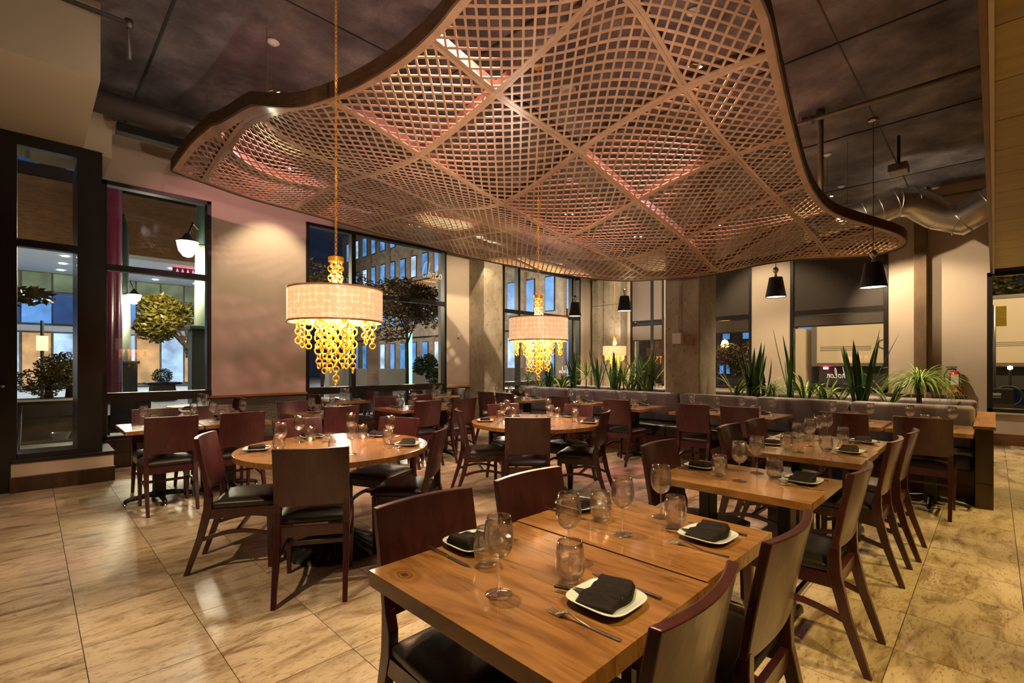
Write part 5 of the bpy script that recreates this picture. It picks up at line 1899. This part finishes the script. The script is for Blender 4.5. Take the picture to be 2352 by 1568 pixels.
patio_chair(1.05, 9.25, 2.9, 'dark armchair outside the window next to the doorway')
patio_chair(4.75, 9.3, 0.2, 'dark armchair outside the middle of the wide window')
patio_chair(5.5, 9.6, 2.6, 'dark armchair outside the column end of the wide window')
patio_chair(8.6, 9.5, 0.3, 'dark armchair outside the third window')
for (x, y, w) in ((1.9, 9.2, 'window next to the doorway'), (4.1, 9.3, 'wide window'), (9.4, 9.6, 'third window')):
    o = empty('patio_table', (x, y, -0.06)); tag(o, 'round dark patio table outside the ' + w, 'patio table')
    MB().lathe([(0.001, 0.72), (0.38, 0.72), (0.38, 0.75), (0.001, 0.75)], 28).build('table_top', 'black_iron', o)
    MB().tube([(0, 0, 0.02), (0, 0, 0.72)], 0.03, 10).build('column', 'black_iron', o)
    MB().lathe([(0.25, 0.0), (0.05, 0.05), (0.001, 0.05)], 20).build('base', 'black_iron', o)

# --- stone office building seen through the wide and the third window
bB = empty('stone_building', (24, 28, 0)); tag(bB, 'pale stone office building with tall blue-lit windows', 'building')
MB().box(0, 3, -14, 22, -0.1, 15).build('wall', 'stone_far', bB)
MB().box(-0.35, 0, -14, 22, 8.1, 8.5).build('ledge', 'rail_wood', bB)
MB().box(-0.25, 0, -14, 22, 3.75, 4.15).build('ledge', 'stone_far', bB)
for r_, (z0, hh) in enumerate(((0.5, 2.8), (4.8, 2.3), (9.0, 1.9), (12.2, 1.9))):
    for k in range(20):
        y = -13.2 + 1.75 * k
        f = MB().box(-0.06, 0.0, y, y + 0.86, z0, z0 + hh).build('window', 'black_frame', bB)
        MB().box(-0.09, -0.06, y + 0.06, y + 0.80, z0 + 0.06, z0 + hh - 0.06).build('pane', 'blue_lit_glass' if (k * 7 + r_ * 3) % 5 else 'pale_lit_glass', f)
    for k in range(10):
        y = -12.45 + 3.5 * k
        MB().box(-0.12, 0.0, y, y + 0.2, z0 - 0.5, z0 + hh + 0.5).build('pier', 'brick_far', bB)
for (x, y, z, e) in ((20, 30, 6, 900), (20, 20, 5, 700), (19, 40, 6, 700)):
    lamp('street_or_fill_light', 'POINT', (x, y, z), e, (1.0, 0.85, 0.65), 0.3)
tree(935, 15, 3.2, (1.3, 1.3, 1.35), 'bare brownish street tree outside the wide window', 'brown_leaf', 7000, 0.06, seed=12)
tree(740, 19, 4.3, (2.2, 2.2, 0.9), 'dull brown tree beyond the left part of the wide window', 'brown_leaf', 2600, 0.09, seed=13)
tree(985, 11.3, 1.25, (0.33, 0.33, 0.42), 'rounded green shrub outside the wide window', 'dark_leaf', 1500, 0.045, False, 'shrub', seed=14)
x, y = bearing(985, 11.3)
MB().box(x - 0.3, x + 0.3, y - 0.3, y + 0.3, -0.06, 0.9).build('shrub_tub', 'stone_far')
tag(bpy.data.objects['shrub_tub'], 'square stone tub under the rounded green shrub', 'tub')
x, y = bearing(857, 9.7)
o = empty('menu_stand', (x, y, -0.06)); tag(o, 'tall white menu stand with yellow lettering outside the wide window', 'menu stand')
d_ = Vector((1, -1, 0)).normalized()
MB().hexa([(-0.085, 0.085, 0.95), (0.085, -0.085, 0.95), (0.10, -0.07, 0.95), (-0.07, 0.10, 0.95)], [(-0.085, 0.085, 1.95), (0.085, -0.085, 1.95), (0.10, -0.07, 1.95), (-0.07, 0.10, 1.95)]).build('board', 'board_white', o)
for s_ in (-1, 1):
    MB().tube([(s_ * 0.075, -s_ * 0.075, 0), (s_ * 0.075, -s_ * 0.075, 0.95)], 0.015, 6).build('leg', 'board_white', o)
for k in range(8):
    z0 = 1.88 - 0.105 * k
    L_ = 0.05 if k % 3 else 0.068
    MB().hexa([(-L_, L_ - 0.002, z0 - 0.015), (L_, -L_ - 0.002, z0 - 0.015), (L_, -L_ - 0.004, z0 - 0.015), (-L_, L_ - 0.004, z0 - 0.015)],
              [(-L_, L_ - 0.002, z0), (L_, -L_ - 0.002, z0), (L_, -L_ - 0.004, z0), (-L_, L_ - 0.004, z0)]).build('text_line', 'menu_yellow', o)
x, y = bearing(942, 19)
o = empty('light_column', (x, y, -0.06)); tag(o, 'slim teal glowing column behind the brownish tree', 'light column')
MB().box(-0.06, 0.06, -0.06, 0.06, 0.3, 2.7).build('glow_panel', 'teal_glow', o)
MB().box(-0.17, 0.17, -0.17, 0.17, 0.0, 0.3).build('base', 'black_iron', o)
MB().box(9.0, 23.0, 20.0, 20.4, -0.06, 1.15).build('light_streak_band', 'board_white')  # solid band shaped to imitate light streaks of a passing bus
tag(bpy.data.objects['light_streak_band'], 'long pale low band imitating bus light streaks beyond the wide window', 'light_streak_band')

# --- street beyond the far wall
bD = empty('corner_building', (36, 12, 0)); tag(bD, 'far corner building with a row of small blue windows', 'building')
MB().box(0, 3, -6, 16, -0.1, 11).build('wall', 'stone_far', bD)
for r_, z0 in enumerate((0.6, 3.1, 6.2)):
    for k in range(12):
        y = -5.5 + 1.75 * k
        f = MB().box(-0.06, 0.0, y, y + 1.0, z0, z0 + 1.5).build('window', 'black_frame', bD)
        MB().box(-0.09, -0.06, y + 0.07, y + 0.93, z0 + 0.06, z0 + 1.44).build('pane', 'blue_lit_glass' if (k + r_) % 3 else 'warm_lit_glass', f)
tree(1700, 15.0, 1.55, (0.75, 0.75, 0.55), 'dark bush outside the window behind the free-standing column', 'brown_leaf', 2400, 0.06, True, seed=21)
x, y = bearing(1665, 17)
o = empty('street_lantern', (x, y, -0.1)); tag(o, 'orange glowing street lantern beyond the narrow window', 'street lamp')
MB().tube([(0, 0, 0), (0, 0, 1.9)], 0.05, 8).build('pole', 'black_iron', o)
MB().lathe([(0.001, 0), (0.09, 0.03), (0.14, 0.2), (0.09, 0.38), (0.001, 0.42)], 16, (0, 0, 1.9)).build('lamp_globe', 'orange_glow', o, smooth=True)
x, y = bearing(1650, 20)
o = empty('traffic_light', (x, y, -0.1)); tag(o, 'red traffic light beyond the narrow window', 'traffic light')
MB().tube([(0, 0, 0), (0, 0, 3.0)], 0.05, 8).build('pole', 'black_iron', o)
MB().box(-0.13, 0.13, -0.13, 0.13, 2.3, 3.1).build('head', 'black_iron', o)
MB().lathe([(0.001, 0), (0.11, 0), (0.11, 0.1), (0.001, 0.1)], 12, (-0.1, -0.1, 2.78)).build('red_lens', 'red_neon', o)

tk = empty('delivery_truck', (19.5, 0, -0.1)); tag(tk, 'white box truck parked in the street outside the far wall', 'truck')
MB().box(0, 2.4, -7.0, 4.55, 1.38, 3.42).build('cargo_box', 'truck_white', tk, bevel=0.03)
MB().box(-0.03, 0.0, -7.0, 4.55, 1.40, 1.50).build('lower_rail', 'conduit', tk)
MB().box(-0.03, 0.0, -7.0, 4.55, 3.32, 3.42).build('upper_rail', 'conduit', tk)
MB().box(-0.02, 0.0, 4.40, 4.56, 1.38, 3.42).build('corner_post', 'conduit', tk)
for k in range(3):
    MB().box(-0.006, 0.0, -7.0, 1.4, 1.97 + 0.05 * k, 1.985 + 0.05 * k).build('stripe', 'truck_line', tk)
    MB().box(-0.006, 0.0, 2.85, 4.3, 1.92 + 0.06 * k, 1.94 + 0.06 * k).build('stripe', 'truck_line', tk)
MB().box(0.3, 2.2, -6.8, 4.4, 0.75, 1.38).build('chassis', 'rubber', tk)
MB().hexa([(0.1, 4.75, 0.6), (2.3, 4.75, 0.6), (2.3, 6.6, 0.6), (0.1, 6.6, 0.6)], [(0.15, 4.75, 2.75), (2.25, 4.75, 2.75), (2.25, 6.1, 2.75), (0.15, 6.1, 2.75)]).build('cab', 'truck_white', tk, bevel=0.08)
for (yy) in (2.55, 5.8, -4.6):
    for xx in (0.02, 1.95):
        w_ = MB().tube([(xx, yy, 0.48), (xx + 0.3, yy, 0.48)], 0.48, 28).build('wheel', 'rubber', tk, bevel=0.03)
        MB().tube([(xx - 0.012, yy, 0.48), (xx + 0.02, yy, 0.48)], 0.27, 20).build('hub', 'conduit', w_)
MB().box(-0.04, 0.0, 4.05, 4.2, 1.28, 1.36).build('marker_light', 'red_neon', tk)
lamp('street_or_fill_light', 'POINT', (14.5, 3.5, 5.2), 420, (1.0, 0.72, 0.38), 0.3)  # this and the next are unseen points added to light the truck
lamp('street_or_fill_light', 'POINT', (15.0, -2.0, 5.0), 420, (1.0, 0.72, 0.38), 0.3)
tree(2315, 19.5, 4.55, (2.4, 2.4, 0.9), 'yellow autumn tree above the white truck', 'autumn_leaf', 4200, 0.10, True, seed=22)
tree(1850, 20, 1.9, (0.6, 0.6, 0.7), 'green tree beside the truck cab', 'dark_leaf', 1500, 0.07, True, seed=23)
x, y = bearing(2281, 10.3)
o = empty('sign_pole', (x, y, -0.1)); tag(o, 'grey street pole with a small green and yellow sign by the last window', 'sign pole')
MB().tube([(0, 0, 0), (0, 0, 2.72)], 0.045, 12).build('pole', 'grey_frame', o, smooth=True)
MB().box(-0.06, -0.045, 0.0, 0.13, 2.22, 2.66).build('green_sign', 'dark_green', o)
MB().box(-0.06, -0.045, -0.2, -0.04, 2.26, 2.68).build('yellow_sign', 'menu_yellow', o)
MB().box(-0.10, -0.05, -0.30, 0.14, 0.52, 0.95).build('black_banner', 'rubber', o, bevel=0.02)
MB().box(-0.09, -0.05, -0.12, 0.14, 0.46, 0.53).build('red_strip', 'red_enamel', o)
x, y = bearing(2316, 10.4)
o = empty('bicycle_tyre', (x, y, 0.67)); tag(o, 'black tyre loop leaning on the banner pole outside', 'tyre')
MB().torus(0.21, 0.022, 32, 10, Matrix.Rotation(PI / 2, 4, 'Y')).build('tyre_ring', 'rubber', o, smooth=True)
MB().tube([(0, 0, -0.21), (0.0, 0.0, -0.77)], 0.015, 8).build('stand', 'black_iron', o)
x, y = bearing(2320, 12.3)
o = empty('turn_signal_lamp', (x, y, -0.1)); tag(o, 'bright orange lamp low outside the last window', 'lamp')
MB().tube([(0, 0, 0), (0, 0, 1.3)], 0.03, 8).build('post', 'black_iron', o)
MB().lathe([(0.001, -0.05), (0.05, -0.02), (0.05, 0.04), (0.001, 0.06)], 14, (0, 0, 1.36)).build('lens', 'orange_glow', o, smooth=True)


# ------------------------------------------------------------------ lettering
def text_mesh(body, size, name, mat, M, parent=None, extrude=0.0008):
    cu = bpy.data.curves.new('t', 'FONT')
    cu.body = body; cu.size = size; cu.extrude = extrude; cu.resolution_u = 3
    tmp = bpy.data.objects.new('t', cu)
    me = bpy.data.meshes.new_from_object(tmp)
    bpy.data.objects.remove(tmp); bpy.data.curves.remove(cu)
    me.materials.clear(); me.materials.append(MATS[mat])
    me.name = name
    o = bpy.data.objects.new(name, me); COL.objects.link(o)
    o.matrix_world = M
    if parent is not None:
        o.parent = parent
    return o


SCRIPT = {'C': ([(0.52, 1.25), (0.42, 1.30), (0.25, 1.10), (0.10, 0.60), (0.05, 0.20), (0.12, 0.02), (0.28, 0.05), (0.42, 0.25)], 0.50),
          'h': ([(0.30, 1.35), (0.18, 0.70), (0.08, 0.0), (0.14, 0.35), (0.24, 0.48), (0.30, 0.38), (0.28, 0.10), (0.36, 0.0)], 0.42),
          'o': ([(0.20, 0.45), (0.08, 0.35), (0.05, 0.12), (0.15, 0.0), (0.28, 0.10), (0.30, 0.34), (0.20, 0.45), (0.34, 0.40)], 0.38),
          'l': ([(0.20, 0.30), (0.32, 0.95), (0.30, 1.20), (0.20, 1.05), (0.10, 0.30), (0.12, 0.02), (0.30, 0.02), (0.46, 0.10)], 0.44),
          'n': ([(0.08, 0.45), (0.05, 0.0), (0.14, 0.38), (0.26, 0.44), (0.28, 0.05), (0.40, 0.02)], 0.42)}


def script_word(word, to3d, r, label, scale):
    o = empty('window_lettering', to3d(0, 0)); tag(o, label, 'lettering')
    b0 = Vector(to3d(0, 0))
    x = 0
    for ch in word:
        pts, adv = SCRIPT[ch]
        P = [Vector(to3d((x + px) * scale, py * scale)) - b0 for px, py in pts]
        # smooth
        Q = []
        for i in range(len(P) - 1):
            p0 = P[max(i - 1, 0)]; p1 = P[i]; p2 = P[i + 1]; p3 = P[min(i + 2, len(P) - 1)]
            for k in range(4):
                t_ = k / 4
                Q.append(0.5 * ((2 * p1) + (p2 - p0) * t_ + (2 * p0 - 5 * p1 + 4 * p2 - p3) * t_ ** 2 + (3 * p1 - p0 - 3 * p2 + p3) * t_ ** 3))
        Q.append(P[-1])
        MB().tube(Q, r, 5).build('letter', 'vinyl_letter', o)
        x += adv
    return o


o1 = script_word('Cholo', lambda a, b: (5.66 + a, WL + 0.045, 3.14 + b), 0.006, 'white handwritten Cholon lettering high on the wide window', 0.235)
text_mesh('MODERN ASIAN', 0.045, 'small_text', 'vinyl_letter', Matrix.Translation((0.02, 0, -0.09)) @ Matrix.Rotation(PI / 2, 4, 'X'), o1)
script_word('Cholon', lambda a, b: (WR + 0.045, 2.04 + a, 1.08 + b), 0.005, 'white mirrored Cholon lettering low on the truck window', 0.165)
script_word('Cholon', lambda a, b: (10.40 - a, WL + 0.045, 1.12 + b), 0.005, 'white mirrored Cholon lettering low on the third window', 0.15)
# capital on the truck and two lines on the pole banner
text_mesh('Q', 0.46, 'truck_letter', 'truck_line', Matrix.Translation((-0.008, 2.72, 1.95)) @ Matrix.Rotation(-PI / 2, 4, 'Z') @ Matrix.Rotation(PI / 2, 4, 'X'), tk)
sp_ = bpy.data.objects['sign_pole']
for (q0, q1, z0, z1) in ((-0.12, 0.12, 0.80, 0.85), (-0.12, 0.12, 0.755, 0.77), (0.04, 0.13, 0.69, 0.735)):
    MB().box(-0.103, -0.0995, q0, q1, z0, z1).build('printed_line', 'paper_label', sp_)
